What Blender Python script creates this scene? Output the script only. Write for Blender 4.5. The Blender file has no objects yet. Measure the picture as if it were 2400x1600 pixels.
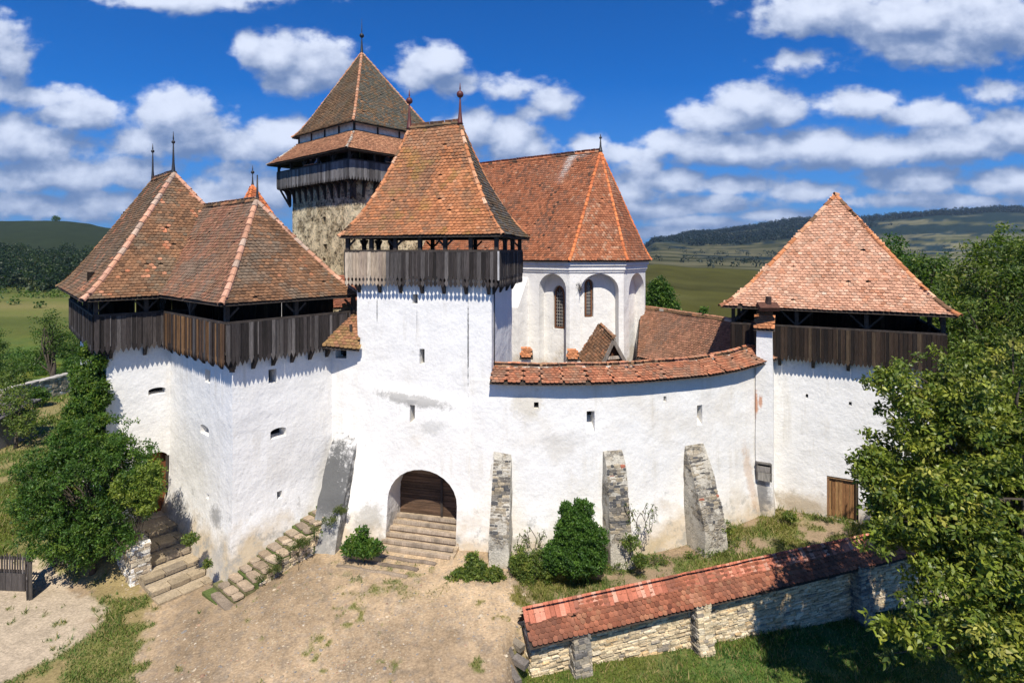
import bpy, bmesh, math, random
import numpy as np
from mathutils import Vector, Matrix
# ------------------------------------------------------------------ camera, sky, sun, exposure
SC = bpy.context.scene
F, H = 1310.0, 11.6            # focal length in reference pixels, camera height above the plaza
cam = bpy.data.cameras.new("camera"); camo = bpy.data.objects.new("camera", cam)
SC.collection.objects.link(camo); SC.camera = camo
camo.location = (0, 0, H); camo.rotation_euler = (math.radians(90), 0, 0)
cam.sensor_width = 36; cam.lens = 36 * F / 2400; cam.shift_y = -210 / 2400
cam.clip_start = 0.3; cam.clip_end = 20000
SUN_EL = math.radians(54.5); SUN = Vector((0.08 * math.cos(SUN_EL), -0.997 * math.cos(SUN_EL), math.sin(SUN_EL)))
sl = bpy.data.lights.new("sun", 'SUN'); sl.energy = 4.9; sl.angle = math.radians(0.5); sl.color = (1.0, 0.94, 0.84)
so = bpy.data.objects.new("sun", sl); SC.collection.objects.link(so)
so.rotation_euler = SUN.to_track_quat('Z', 'Y').to_euler()
SC.view_settings.view_transform = 'Standard'; SC.view_settings.look = 'None'
SC.view_settings.exposure = 0.35; SC.view_settings.gamma = 1.0
SC.cycles.max_bounces = 6; SC.cycles.transparent_max_bounces = 8

def build_world():
    w = bpy.data.worlds.new("World"); SC.world = w; w.use_nodes = True
    nt = w.node_tree; nt.nodes.clear(); N = nt.nodes.new; L = nt.links.new
    def math_(op, a, b=None, c=None, clamp=False):
        n = N('ShaderNodeMath'); n.operation = op; n.use_clamp = clamp
        for i, x in enumerate((a, b, c)):
            if x is None: continue
            if isinstance(x, (int, float)): n.inputs[i].default_value = x
            else: L(x, n.inputs[i])
        return n.outputs[0]
    out = N('ShaderNodeOutputWorld'); bg = N('ShaderNodeBackground'); L(bg.outputs[0], out.inputs[0])
    sky = N('ShaderNodeTexSky'); sky.sky_type = 'NISHITA'; sky.sun_disc = False
    sky.sun_elevation = SUN_EL; sky.sun_rotation = math.radians(180); sky.altitude = 600; sky.air_density = 1.0
    sky.dust_density = 0.3; sky.ozone_density = 2.5
    tint = N('ShaderNodeMix'); tint.data_type = 'RGBA'; tint.blend_type = 'MULTIPLY'; tint.inputs[0].default_value = 1
    L(sky.outputs[0], tint.inputs[6]); tint.inputs[7].default_value = (0.02, 0.46, 1.06, 1)
    co = N('ShaderNodeTexCoord'); sep = N('ShaderNodeSeparateXYZ'); L(co.outputs['Generated'], sep.inputs[0])
    yy = math_('MAXIMUM', math_('ABSOLUTE', sep.outputs[1]), 0.12)
    U = math_('DIVIDE', sep.outputs[0], yy); V = math_('DIVIDE', sep.outputs[2], yy)
    # cloud field (a node group, used twice: here and a little higher, for lit tops and grey bases)
    g = bpy.data.node_groups.new("cloud_field", 'ShaderNodeTree')
    g.interface.new_socket("P", in_out='INPUT', socket_type='NodeSocketVector')
    g.interface.new_socket("Density", in_out='OUTPUT', socket_type='NodeSocketFloat')
    gi = g.nodes.new('NodeGroupInput'); go = g.nodes.new('NodeGroupOutput')
    def GN(t): return g.nodes.new(t)
    def gm(op, a, b=None):
        n = GN('ShaderNodeMath'); n.operation = op
        for i, x in enumerate((a, b)):
            if x is None: continue
            if isinstance(x, (int, float)): n.inputs[i].default_value = x
            else: g.links.new(x, n.inputs[i])
        return n.outputs[0]
    blobs = [(655,135,80,55,1),(740,150,95,58,1),(590,115,35,35,.8),(690,190,70,35,.8),(1020,150,70,48,1),(985,175,60,40,.9),(1060,200,60,35,.7),
             (1190,205,70,30,.45),(1290,240,55,40,.75),(1245,265,40,25,.6),(400,265,90,55,1.1),(430,310,120,60,1),(340,330,80,50,.8),
             (660,330,100,52,1),(560,340,90,45,.8),(1200,330,75,55,1),(1100,310,70,55,.9),(1250,350,50,40,.9),(1390,345,45,28,.6),
             (20,140,60,60,.8),(-40,90,90,60,.8),(80,230,110,30,.8),(180,270,130,35,.85),(-20,210,90,50,.7),(60,340,150,55,.95),(110,410,190,45,.95),
             (230,480,120,35,.85),(60,480,150,32,.85),(480,480,150,60,.75),(640,440,120,50,.7),
             (450,0,190,28,.75),(620,-10,110,22,.55),(2150,40,260,55,1),(1950,30,190,50,.85),(2300,60,220,75,1),(2170,110,150,45,.9),(1850,60,90,30,.5),(1900,140,80,22,.45),
             (1760,240,85,48,1.1),(1830,265,60,40,1),(1700,280,110,38,.95),(2020,245,100,34,.85),(2180,270,130,34,.8),(2330,220,90,25,.5),
             (1560,335,70,34,.8),(1480,360,120,28,.6),(1700,350,160,42,1.05),(1900,345,170,48,1.1),(2080,355,170,40,1.05),(2250,340,150,45,1.1),(2420,310,140,55,1),
             (1560,425,130,30,.85),(1720,430,110,26,.8),(2150,420,120,36,.85),(2380,420,120,36,.85),(1500,400,60,40,.8),(1540,490,110,26,.9),(1680,480,130,24,.85),(1900,450,110,22,.7),(2120,470,150,20,.75),(1540,545,180,16,.8),(1480,455,90,30,.8),(1640,520,120,18,.8),(1820,505,140,16,.7),(2260,475,120,14,.6),(300,400,120,40,.8),(560,410,70,40,.7),(30,300,80,40,.7),(1320,420,70,35,.5)]
    acc = None
    for (u, v, a, b, s) in blobs:
        vs = GN('ShaderNodeVectorMath'); vs.operation = 'SUBTRACT'; g.links.new(gi.outputs[0], vs.inputs[0])
        vs.inputs[1].default_value = ((u - 1200) / F, (590 - v) / F, 0)
        vm = GN('ShaderNodeVectorMath'); vm.operation = 'MULTIPLY'; g.links.new(vs.outputs[0], vm.inputs[0])
        vm.inputs[1].default_value = (F / (a * 1.25), F / (b * 1.25), 0)
        ln = GN('ShaderNodeVectorMath'); ln.operation = 'LENGTH'; g.links.new(vm.outputs[0], ln.inputs[0])
        d = gm('MULTIPLY', gm('SUBTRACT', 1.0, ln.outputs['Value']), s)
        if acc is None: acc = d
        else:
            sm = GN('ShaderNodeMath'); sm.operation = 'SMOOTH_MAX'; sm.inputs[2].default_value = .12
            g.links.new(acc, sm.inputs[0]); g.links.new(d, sm.inputs[1]); acc = sm.outputs[0]
    def gnoise(scale, detail, rough, sx=1, sy=1):
        mp = GN('ShaderNodeVectorMath'); mp.operation = 'MULTIPLY'; g.links.new(gi.outputs[0], mp.inputs[0]); mp.inputs[1].default_value = (sx, sy, 1)
        n = GN('ShaderNodeTexNoise'); n.inputs['Scale'].default_value = scale; n.inputs['Detail'].default_value = detail
        n.inputs['Roughness'].default_value = rough; g.links.new(mp.outputs[0], n.inputs['Vector']); return n.outputs['Fac']
    n1 = gnoise(11, 9, .56, 1, 1.5)
    n2 = gnoise(30, 5, .5, 1, 1.3)
    acc = gm('MAXIMUM', acc, -1.0)
    dd = gm('ADD', acc, gm('ADD', gm('MULTIPLY', gm('SUBTRACT', n1, .46), 1.25), gm('MULTIPLY', gm('SUBTRACT', n2, .5), .75)))
    g.links.new(dd, go.inputs[0])
    def field(du, dv):
        cb = N('ShaderNodeCombineXYZ'); L(math_('ADD', U, du), cb.inputs[0]); L(math_('ADD', V, dv), cb.inputs[1])
        gn = N('ShaderNodeGroup'); gn.node_tree = g; L(cb.outputs[0], gn.inputs[0]); return gn.outputs[0]
    d0 = field(0, 0); d1 = field(-0.012, 0.040)
    mask = N('ShaderNodeMapRange'); mask.interpolation_type = 'SMOOTHSTEP'; L(d0, mask.inputs[0])
    mask.inputs[1].default_value = -0.04; mask.inputs[2].default_value = 0.42
    up = N('ShaderNodeMapRange'); L(V, up.inputs[0]); up.inputs[1].default_value = -0.005; up.inputs[2].default_value = 0.03
    m = math_('MULTIPLY', math_('MULTIPLY', mask.outputs[0], up.outputs[0]), 0.94)
    sh = N('ShaderNodeMapRange'); sh.interpolation_type = 'SMOOTHSTEP'; L(math_('SUBTRACT', d0, d1), sh.inputs[0])
    sh.inputs[1].default_value = -0.60; sh.inputs[2].default_value = 0.95
    cr = N('ShaderNodeMix'); cr.data_type = 'RGBA'; L(sh.outputs[0], cr.inputs[0])
    cr.inputs[6].default_value = (1.35, 2.1, 3.9, 1); cr.inputs[7].default_value = (7.2, 7.8, 9.2, 1)
    # paler haze low over the horizon
    hz = N('ShaderNodeMapRange'); L(V, hz.inputs[0]); hz.inputs[1].default_value = 0.30; hz.inputs[2].default_value = 0.0
    hz.inputs[3].default_value = 0.0; hz.inputs[4].default_value = 0.85
    low = N('ShaderNodeMix'); low.data_type = 'RGBA'; L(hz.outputs[0], low.inputs[0]); L(tint.outputs[2], low.inputs[6])
    low.inputs[7].default_value = (.85, 2.3, 5.4, 1)
    mx = N('ShaderNodeMix'); mx.data_type = 'RGBA'; L(m, mx.inputs[0]); L(low.outputs[2], mx.inputs[6]); L(cr.outputs[2], mx.inputs[7])
    L(mx.outputs[2], bg.inputs[0]); bg.inputs[1].default_value = 0.092
build_world()

# ------------------------------------------------------------------ helpers
rng = np.random.default_rng(7); random.seed(7)
COL = SC.collection
def V3(a): return np.array(a, float)
def P(u, v, D): return np.array([(u - 1200) / F * D, D, H - (v - 590) / F * D])
def G(u, v, z=0.0):
    D = (H - z) * F / (v - 590); return np.array([(u - 1200) / F * D, D])
def hash3(ix, iy, iz):
    n = (ix.astype(np.int64) * 374761393 + iy.astype(np.int64) * 668265263 + iz.astype(np.int64) * 2147483647) & 0xffffffff
    n = ((n ^ (n >> 13)) * 1274126177) & 0xffffffff
    return ((n ^ (n >> 16)) & 0xffff) / 65535.0
def vnoise(p, s=1.0):
    p = np.asarray(p, float) * s
    if p.shape[-1] == 2: p = np.concatenate([p, np.zeros(p.shape[:-1] + (1,))], -1)
    i = np.floor(p); f = p - i; f = f * f * (3 - 2 * f); r = 0
    for dx in (0, 1):
        for dy in (0, 1):
            for dz in (0, 1):
                w = (f[..., 0] if dx else 1 - f[..., 0]) * (f[..., 1] if dy else 1 - f[..., 1]) * (f[..., 2] if dz else 1 - f[..., 2])
                r = r + w * hash3(i[..., 0] + dx, i[..., 1] + dy, i[..., 2] + dz)
    return r
def fbm(p, s=1.0, o=4):
    r = 0; a = .5; t = 0
    for k in range(o):
        r = r + a * vnoise(np.asarray(p) + 17.3 * k, s * 2 ** k); t += a; a *= .55
    return r / t
def tag(o, label=None, cat=None, group=None, kind=None):
    if label: o['label'] = label
    if cat: o['category'] = cat
    if group: o['group'] = group
    if kind: o['kind'] = kind
    return o
def empty(name, loc, label, cat, group=None):
    o = bpy.data.objects.new(name, None); COL.objects.link(o); o.location = Vector(loc); o.empty_display_size = .3
    bpy.context.view_layer.update() if False else None
    return tag(o, label, cat, group)
def link(name, me, parent=None, mats=()):
    for m in mats: me.materials.append(m)
    if parent is not None: me.transform(Matrix.Translation(-parent.location))
    o = bpy.data.objects.new(name, me); COL.objects.link(o)
    if parent is not None: o.parent = parent
    return o
def sublink(name, me, part, mats=()):      # sub-part: its part carries no own offset, the thing's Empty does
    for m in mats: me.materials.append(m)
    root = part.parent if part.parent is not None else part
    me.transform(Matrix.Translation(-root.location))
    o = bpy.data.objects.new(name, me); COL.objects.link(o); o.parent = part; return o
def raw_mesh(name, verts, loops, lstart, ltot, cols=None, smooth=False):
    me = bpy.data.meshes.new(name); verts = np.asarray(verts, np.float32)
    me.vertices.add(len(verts)); me.vertices.foreach_set('co', verts.ravel())
    me.loops.add(len(loops)); me.loops.foreach_set('vertex_index', np.asarray(loops, np.int32))
    me.polygons.add(len(lstart)); me.polygons.foreach_set('loop_start', np.asarray(lstart, np.int32))
    me.polygons.foreach_set('loop_total', np.asarray(ltot, np.int32))
    if cols is not None:
        a = me.color_attributes.new('Col', 'FLOAT_COLOR', 'POINT')
        c = np.ones((len(verts), 4), np.float32); c[:, :3] = cols; a.data.foreach_set('color', c.ravel())
    me.polygons.foreach_set('use_smooth', np.full(len(lstart), smooth))
    me.update(calc_edges=True); me.validate(); return me
def stamp(name, base, faces, cols, smooth=False):
    """base (N,K,3) verts of N copies, faces: list of index tuples within a copy"""
    N, K = base.shape[:2]; fl = np.concatenate([np.array(f) for f in faces]); tot = np.array([len(f) for f in faces])
    loops = (fl[None, :] + (np.arange(N) * K)[:, None]).ravel(); ltot = np.tile(tot, N)
    lst = np.concatenate([[0], np.cumsum(ltot)[:-1]])
    c = np.repeat(cols, K, axis=0) if cols.ndim == 2 else cols.reshape(-1, 3)
    return raw_mesh(name, base.reshape(-1, 3), loops, lst, ltot, c, smooth)

class MB:
    def __init__(s): s.v = []; s.f = []; s.c = []; s.n = 0
    def add(s, vs, fs, col=(1, 1, 1)):
        b = s.n
        for p in vs: s.v.append(tuple(float(x) for x in p)); s.c.append(col)
        for f in fs: s.f.append(tuple(i + b for i in f))
        s.n += len(vs); return s
    def box(s, o, ax, ay, az, col=(1, 1, 1), jit=0):
        o, ax, ay, az = map(V3, (o, ax, ay, az)); vs = []
        for k in (0, 1):
            for j in (0, 1):
                for i in (0, 1):
                    vs.append(o + ax * i + ay * j + az * k + (rng.uniform(-jit, jit, 3) if jit else 0))
        return s.add(vs, [(0, 2, 3, 1), (4, 5, 7, 6), (0, 1, 5, 4), (2, 6, 7, 3), (0, 4, 6, 2), (1, 3, 7, 5)], col)
    def beam(s, a, b, w, h, col=(1, 1, 1), up=(0, 0, 1)):
        a, b = V3(a), V3(b); d = b - a; u = V3(up)
        x = np.cross(d, u)
        if np.linalg.norm(x) < 1e-6: x = np.cross(d, V3((1, 0, 0)))
        x /= np.linalg.norm(x); y = np.cross(x, d); y /= np.linalg.norm(y)
        return s.box(a - x * w / 2 - y * h / 2, x * w, d, y * h, col)
    def tube(s, pts, rad, n=8, col=(1, 1, 1), cap=True):
        pts = [V3(p) for p in pts]; rings = []; b = s.n; vs = []; fs = []
        x = None
        for i, p in enumerate(pts):
            d = pts[min(i + 1, len(pts) - 1)] - pts[max(i - 1, 0)]; d = d / (np.linalg.norm(d) + 1e-9)
            if x is None: x = np.cross(d, V3((0, 0, 1)) if abs(d[2]) < .9 else V3((1, 0, 0)))
            x = x - d * np.dot(x, d); x /= np.linalg.norm(x); y = np.cross(d, x)
            for k in range(n):
                a = 2 * math.pi * k / n; vs.append(p + (x * math.cos(a) + y * math.sin(a)) * rad[i])
        for i in range(len(pts) - 1):
            for k in range(n):
                fs.append((i * n + k, i * n + (k + 1) % n, (i + 1) * n + (k + 1) % n, (i + 1) * n + k))
        if cap: fs.append(tuple(range(n))[::-1]); fs.append(tuple((len(pts) - 1) * n + k for k in range(n)))
        return s.add(vs, fs, col)
    def prism(s, poly, d, col=(1, 1, 1)):
        """poly: 3-D ring, extruded by vector d"""
        poly = [V3(p) for p in poly]; n = len(poly); d = V3(d)
        vs = poly + [p + d for p in poly]
        fs = [tuple(range(n))[::-1], tuple(range(n, 2 * n))] + [(i, (i + 1) % n, n + (i + 1) % n, n + i) for i in range(n)]
        return s.add(vs, fs, col)
    def mesh(s, name, smooth=False):
        me = bpy.data.meshes.new(name); me.from_pydata(s.v, [], s.f)
        a = me.color_attributes.new('Col', 'FLOAT_COLOR', 'POINT')
        c = np.ones((len(s.v), 4), np.float32); c[:, :3] = np.array(s.c) if s.c else 1; a.data.foreach_set('color', c.ravel())
        if smooth: me.polygons.foreach_set('use_smooth', np.full(len(me.polygons), True))
        me.update(); return me
    def build(s, name, mat, parent=None, smooth=False, fix=True):
        me = s.mesh(name, smooth)
        if fix:
            bm = bmesh.new(); bm.from_mesh(me); bmesh.ops.recalc_face_normals(bm, faces=bm.faces); bm.to_mesh(me); bm.free()
        return link(name, me, parent, [mat])
    def sub(s, name, mat, part, smooth=False):
        me = s.mesh(name, smooth); bm = bmesh.new(); bm.from_mesh(me); bmesh.ops.recalc_face_normals(bm, faces=bm.faces); bm.to_mesh(me); bm.free()
        return sublink(name, me, part, [mat])

def boolean(me, cutters, op='DIFFERENCE'):
    """subtract a list of MB cutters from mesh `me`; returns the new mesh"""
    for c in cutters:
        bm = bmesh.new(); bm.from_mesh(me); bmesh.ops.recalc_face_normals(bm, faces=bm.faces); bm.to_mesh(me); bm.free()
        a = bpy.data.objects.new('tmp_a', me); COL.objects.link(a)
        cm = c.mesh('tmp_c'); bm = bmesh.new(); bm.from_mesh(cm); bmesh.ops.recalc_face_normals(bm, faces=bm.faces); bm.to_mesh(cm); bm.free()
        b = bpy.data.objects.new('tmp_b', cm); COL.objects.link(b)
        m = a.modifiers.new('b', 'BOOLEAN'); m.operation = op; m.object = b; m.solver = 'EXACT'
        dg = bpy.context.evaluated_depsgraph_get(); dg.update()
        new = bpy.data.meshes.new_from_object(a.evaluated_get(dg))
        bpy.data.objects.remove(a); bpy.data.objects.remove(b); bpy.data.meshes.remove(cm); me = new
    return me

# ------------------------------------------------------------------ materials
def material(name, col=(1, 1, 1), rough=.9, var=.25, vscale=3.0, fine=.2, fscale=25, bump=.3, bdist=.02, bscale=30, spec=.2, vc=True, extra=None, stretch=None):
    m = bpy.data.materials.new(name); m.use_nodes = True; nt = m.node_tree; N = nt.nodes.new; L = nt.links.new
    b = nt.nodes['Principled BSDF']; b.inputs['Roughness'].default_value = rough; b.inputs['Specular IOR Level'].default_value = spec
    geo = N('ShaderNodeNewGeometry'); pos = geo.outputs['Position']
    if stretch:
        vm = N('ShaderNodeVectorMath'); vm.operation = 'MULTIPLY'; L(pos, vm.inputs[0]); vm.inputs[1].default_value = stretch; pos = vm.outputs[0]
    base = N('ShaderNodeRGB'); base.outputs[0].default_value = (*col, 1); cur = base.outputs[0]
    def mul(a, bsock, fac=1.0):
        x = N('ShaderNodeMix'); x.data_type = 'RGBA'; x.blend_type = 'MULTIPLY'; x.inputs[0].default_value = fac
        L(a, x.inputs[6]); L(bsock, x.inputs[7]); return x.outputs[2]
    if vc:
        at = N('ShaderNodeAttribute'); at.attribute_name = 'Col'; cur = mul(cur, at.outputs['Color'])
    def noise(scale, detail=5, rough=.6):
        n = N('ShaderNodeTexNoise'); n.inputs['Scale'].default_value = scale; n.inputs['Detail'].default_value = detail
        n.inputs['Roughness'].default_value = rough; L(pos, n.inputs['Vector']); return n.outputs['Fac']
    def grey(fac, lo, hi, a=.3, c=.7):
        r = N('ShaderNodeMapRange'); L(fac, r.inputs[0]); r.inputs[1].default_value = a; r.inputs[2].default_value = c
        r.inputs[3].default_value = lo; r.inputs[4].default_value = hi; return r.outputs[0]
    if var: cur = mul(cur, grey(noise(vscale), 1 - var, 1 + var))
    if fine: cur = mul(cur, grey(noise(fscale, 4), 1 - fine, 1 + fine))
    ctx = dict(nt=nt, N=N, L=L, pos=pos, geo=geo, mul=mul, noise=noise, grey=grey, bsdf=b)
    if extra: cur = extra(cur, ctx)
    L(cur, b.inputs['Base Color'])
    if bump:
        bp = N('ShaderNodeBump'); bp.inputs['Strength'].default_value = bump; bp.inputs['Distance'].default_value = bdist
        L(ctx.get('height') or noise(bscale, 6, .65), bp.inputs['Height']); L(bp.outputs[0], b.inputs['Normal'])
    return m
def plaster_extra(stains=(), foot=(0.0, 2.6), footcol=(.50, .40, .27), groundz=0.0, grime=.5):
    """patchy damp ochre and grey wear at the foot of the wall, trowel marks, and stains of their own shape"""
    def f(cur, c):
        N, L, noise, grey, geo = c['N'], c['L'], c['noise'], c['grey'], c['geo']
        def m2(op, a, b, clamp=False):
            n = N('ShaderNodeMath'); n.operation = op; n.use_clamp = clamp
            for i, x in enumerate((a, b)):
                if isinstance(x, (int, float)): n.inputs[i].default_value = x
                else: L(x, n.inputs[i])
            return n.outputs[0]
        def mixto(a, fac, col):
            x = N('ShaderNodeMix'); x.data_type = 'RGBA'; L(fac, x.inputs[0]); L(a, x.inputs[6]); x.inputs[7].default_value = (*col, 1); return x.outputs[2]
        sp = N('ShaderNodeSeparateXYZ'); L(geo.outputs['Position'], sp.inputs[0]); z = sp.outputs[2]
        hgt = grey(z, 1, 0, groundz + foot[0], groundz + foot[1])
        n1, n2 = noise(.7, 6, .65), noise(1.9, 7, .7)
        damp = grey(m2('ADD', m2('MULTIPLY', hgt, .95), m2('MULTIPLY', m2('SUBTRACT', n1, .5), 1.9)), 0, .85, .28, .78)
        cur = mixto(cur, damp, footcol)
        gr = grey(m2('ADD', m2('MULTIPLY', hgt, .55), m2('MULTIPLY', m2('SUBTRACT', n2, .5), 2.4)), 0, .8, .36, .66)
        cur = mixto(cur, gr, (.30, .29, .26))
        sv = N('ShaderNodeVectorMath'); sv.operation = 'MULTIPLY'; L(geo.outputs['Position'], sv.inputs[0]); sv.inputs[1].default_value = (2.6, 2.6, .22)
        sn = N('ShaderNodeTexNoise'); sn.inputs['Scale'].default_value = 1.3; sn.inputs['Detail'].default_value = 6; sn.inputs['Roughness'].default_value = .7; L(sv.outputs[0], sn.inputs['Vector'])
        cur = mixto(cur, m2('MULTIPLY', grey(sn.outputs['Fac'], 0, .6, .50, .72), grey(noise(.5, 3, .5), 0, 1, .42, .62)), (.54, .49, .40))
        wide = grey(noise(.45, 7, .6), 0, grime, .5, .78)
        cur = mixto(cur, wide, (.60, .54, .44))
        spots = grey(noise(4.2, 5, .72), 0, .55, .66, .80)
        cur = mixto(cur, spots, (.42, .40, .36))
        for (cx, cy, cz, sx, sz, rot, col, amt) in stains:
            vs = N('ShaderNodeVectorMath'); vs.operation = 'SUBTRACT'; L(geo.outputs['Position'], vs.inputs[0]); vs.inputs[1].default_value = (cx, cy, cz)
            vr = N('ShaderNodeVectorRotate'); vr.rotation_type = 'Y_AXIS'; vr.inputs['Angle'].default_value = rot; L(vs.outputs[0], vr.inputs['Vector'])
            vm = N('ShaderNodeVectorMath'); vm.operation = 'MULTIPLY'; L(vr.outputs[0], vm.inputs[0]); vm.inputs[1].default_value = (1 / sx, .55, 1 / sz)
            ln = N('ShaderNodeVectorMath'); ln.operation = 'LENGTH'; L(vm.outputs[0], ln.inputs[0])
            e = grey(m2('ADD', ln.outputs['Value'], m2('MULTIPLY', m2('SUBTRACT', noise(3.5, 9, .78), .5), 2.6)), amt, 0, .55, 1.15)
            cur = mixto(cur, e, col)
        # hammered, brushed surface
        h = m2('ADD', m2('MULTIPLY', noise(1.6, 3, .5), 1.0), m2('ADD', m2('MULTIPLY', noise(7, 5, .58), .36), m2('MULTIPLY', noise(34, 3, .6), .06)))
        c['height'] = h
        return cur
    return f
def plaster(name, **k): return material(name, (.755, .735, .695), .95, .05, 1.3, .06, 16, .6, .09, extra=plaster_extra(**k), spec=.1)
def rubble_extra(scale=(3.0, 3.0, 6.5), mortar=(.42, .36, .26), pal=((.30, .25, .18), (.52, .44, .31), (.20, .18, .15)), keep=.5, plasteramt=0, plcol=(.5, .4, .3), holes=0):
    def f(cur, c):
        N, L, noise, grey, geo, mul = c['N'], c['L'], c['noise'], c['grey'], c['geo'], c['mul']
        vm = N('ShaderNodeVectorMath'); vm.operation = 'MULTIPLY'; L(geo.outputs['Position'], vm.inputs[0]); vm.inputs[1].default_value = scale
        nz = N('ShaderNodeTexNoise'); nz.inputs['Scale'].default_value = 1.2; L(vm.outputs[0], nz.inputs['Vector'])
        ad = N('ShaderNodeVectorMath'); ad.operation = 'ADD'; L(vm.outputs[0], ad.inputs[0]); L(nz.outputs['Color'], ad.inputs[1])
        vo = N('ShaderNodeTexVoronoi'); vo.feature = 'DISTANCE_TO_EDGE'; L(ad.outputs[0], vo.inputs['Vector']); vo.inputs['Scale'].default_value = 1
        vc = N('ShaderNodeTexVoronoi'); L(ad.outputs[0], vc.inputs['Vector']); vc.inputs['Scale'].default_value = 1
        sp = N('ShaderNodeSeparateColor'); L(vc.outputs['Color'], sp.inputs[0])
        ra = N('ShaderNodeValToRGB'); L(sp.outputs[0], ra.inputs[0]); ra.color_ramp.interpolation = 'LINEAR'
        ra.color_ramp.elements[0].color = (*pal[2], 1); ra.color_ramp.elements[1].color = (*pal[1], 1)
        e = ra.color_ramp.elements.new(.5); e.color = (*pal[0], 1)
        edge = grey(vo.outputs['Distance'], 0, 1, .02, .14)
        x = N('ShaderNodeMix'); x.data_type = 'RGBA'; L(edge, x.inputs[0]); x.inputs[6].default_value = (*mortar, 1); L(ra.outputs[0], x.inputs[7])
        col = x.outputs[2]; hsock = edge
        if plasteramt:
            pf = grey(noise(1.1, 8, .72), 0, 1, .5 - plasteramt * .2, .56 - plasteramt * .2)
            y = N('ShaderNodeMix'); y.data_type = 'RGBA'; L(pf, y.inputs[0]); L(col, y.inputs[6]); y.inputs[7].default_value = (*plcol, 1); col = y.outputs[2]
            hm = N('ShaderNodeMath'); hm.operation = 'MAXIMUM'; L(edge, hm.inputs[0]); L(pf, hm.inputs[1]); hsock = hm.outputs[0]
        n = N('ShaderNodeMath'); n.operation = 'ADD'; L(hsock, n.inputs[0]); L(grey(noise(14, 5, .7), 0, .8), n.inputs[1]); c['height'] = n.outputs[0]
        if holes: col = mul(col, grey(noise(holes, 4, .75), 1.0, .22, .54, .62)); col = mul(col, grey(noise(holes * .35, 5, .7), 1.1, .72, .45, .65))
        return mul(col, cur)
    return f
M = {}
M['wood'] = material('weathered_wood', (1, 1, 1), .85, .35, 2.5, .35, 30, .6, .01, 40, stretch=(1, 1, .12))
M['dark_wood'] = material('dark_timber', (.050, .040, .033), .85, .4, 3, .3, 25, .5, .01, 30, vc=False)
M['black'] = material('opening_shade', (.012, .011, .010), .9, .2, 3, 0, 25, 0, vc=False)  # near-black colour painting the darkness inside openings
M['tile'] = material('clay_tile', (1, 1, 1), .88, .10, 5, .28, 45, .4, .006, 60)
M['cap'] = material('ridge_tile', (1, 1, 1), .85, .15, 4, .2, 30, .4, .01, 40)
M['deck'] = material('roof_boarding', (.045, .035, .028), .95, .2, 3, .2, 20, .2, vc=False)
M['metal'] = material('painted_iron', (.11, .028, .020), .5, .2, 8, .2, 30, .1, spec=.4, vc=False)
M['dmetal'] = material('dark_iron', (.022, .022, .024), .5, .2, 8, .2, 30, .1, spec=.4, vc=False)
M['stone'] = material('cut_stone', (1, 1, 1), .92, .25, 3, .3, 22, .7, .03, 16)
M['mortar'] = material('wall_core', (.30, .25, .18), .95, .3, 3, .3, 20, .6, .03, 20, vc=False)
M['gate'] = material('gate_wood', (1, 1, 1), .8, .35, 4, .3, 30, .5, .01, 30, stretch=(.3, .3, 2.2))
def leaf_mat(name, col=(1, 1, 1), trans=.35, rough=.5):
    m = bpy.data.materials.new(name); m.use_nodes = True; nt = m.node_tree; N = nt.nodes.new; L = nt.links.new
    b = nt.nodes['Principled BSDF']; b.inputs['Roughness'].default_value = rough; b.inputs['Specular IOR Level'].default_value = .35
    at = N('ShaderNodeAttribute'); at.attribute_name = 'Col'
    x = N('ShaderNodeMix'); x.data_type = 'RGBA'; x.blend_type = 'MULTIPLY'; x.inputs[0].default_value = 1; L(at.outputs['Color'], x.inputs[6]); x.inputs[7].default_value = (*col, 1)
    L(x.outputs[2], b.inputs['Base Color'])
    t = N('ShaderNodeBsdfTranslucent'); y = N('ShaderNodeMix'); y.data_type = 'RGBA'; y.blend_type = 'MULTIPLY'; y.inputs[0].default_value = 1
    L(x.outputs[2], y.inputs[6]); y.inputs[7].default_value = (1.5, 1.7, .5, 1); L(y.outputs[2], t.inputs[0])
    s = N('ShaderNodeMixShader'); s.inputs[0].default_value = trans; L(b.outputs[0], s.inputs[1]); L(t.outputs[0], s.inputs[2])
    L(s.outputs[0], nt.nodes['Material Output'].inputs[0]); return m
M['leaf'] = leaf_mat('leaves'); M['grass'] = leaf_mat('grass_blades', trans=.25, rough=.7)
M['bark'] = material('bark', (.075, .06, .045), .95, .3, 4, .3, 20, .7, .02, 18, vc=False)

# ------------------------------------------------------------------ tiles
OLD = [((.32, .165, .085), 3), ((.26, .135, .070), 3), ((.18, .10, .056), 3), ((.095, .062, .038), 2), ((.42, .30, .20), 1.5), ((.44, .19, .095), .9)]
ORANGE = [((.52, .215, .095), 4), ((.46, .18, .075), 3), ((.55, .27, .14), 2), ((.32, .14, .07), 2), ((.17, .095, .05), 1.2), ((.58, .35, .22), 1)]
CHURCH = [((.43, .165, .080), 4), ((.36, .13, .062), 3), ((.46, .245, .145), 2), ((.23, .105, .06), 2), ((.10, .06, .04), 1.8)]
PALE = [((.66, .35, .22), 4), ((.70, .42, .28), 3), ((.60, .28, .16), 3), ((.74, .52, .38), 2.4), ((.36, .22, .13), .5), ((.11, .09, .06), .22)]
LICHEN = [((.25, .145, .075), 3), ((.19, .112, .058), 3), ((.29, .17, .09), 2), ((.105, .070, .042), 2), ((.36, .17, .085), 1.2)]
REDS = [((.34, .125, .068), 3), ((.27, .095, .052), 3), ((.38, .165, .09), 2), ((.19, .07, .042), 1.8), ((.44, .20, .12), .8)]
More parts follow.
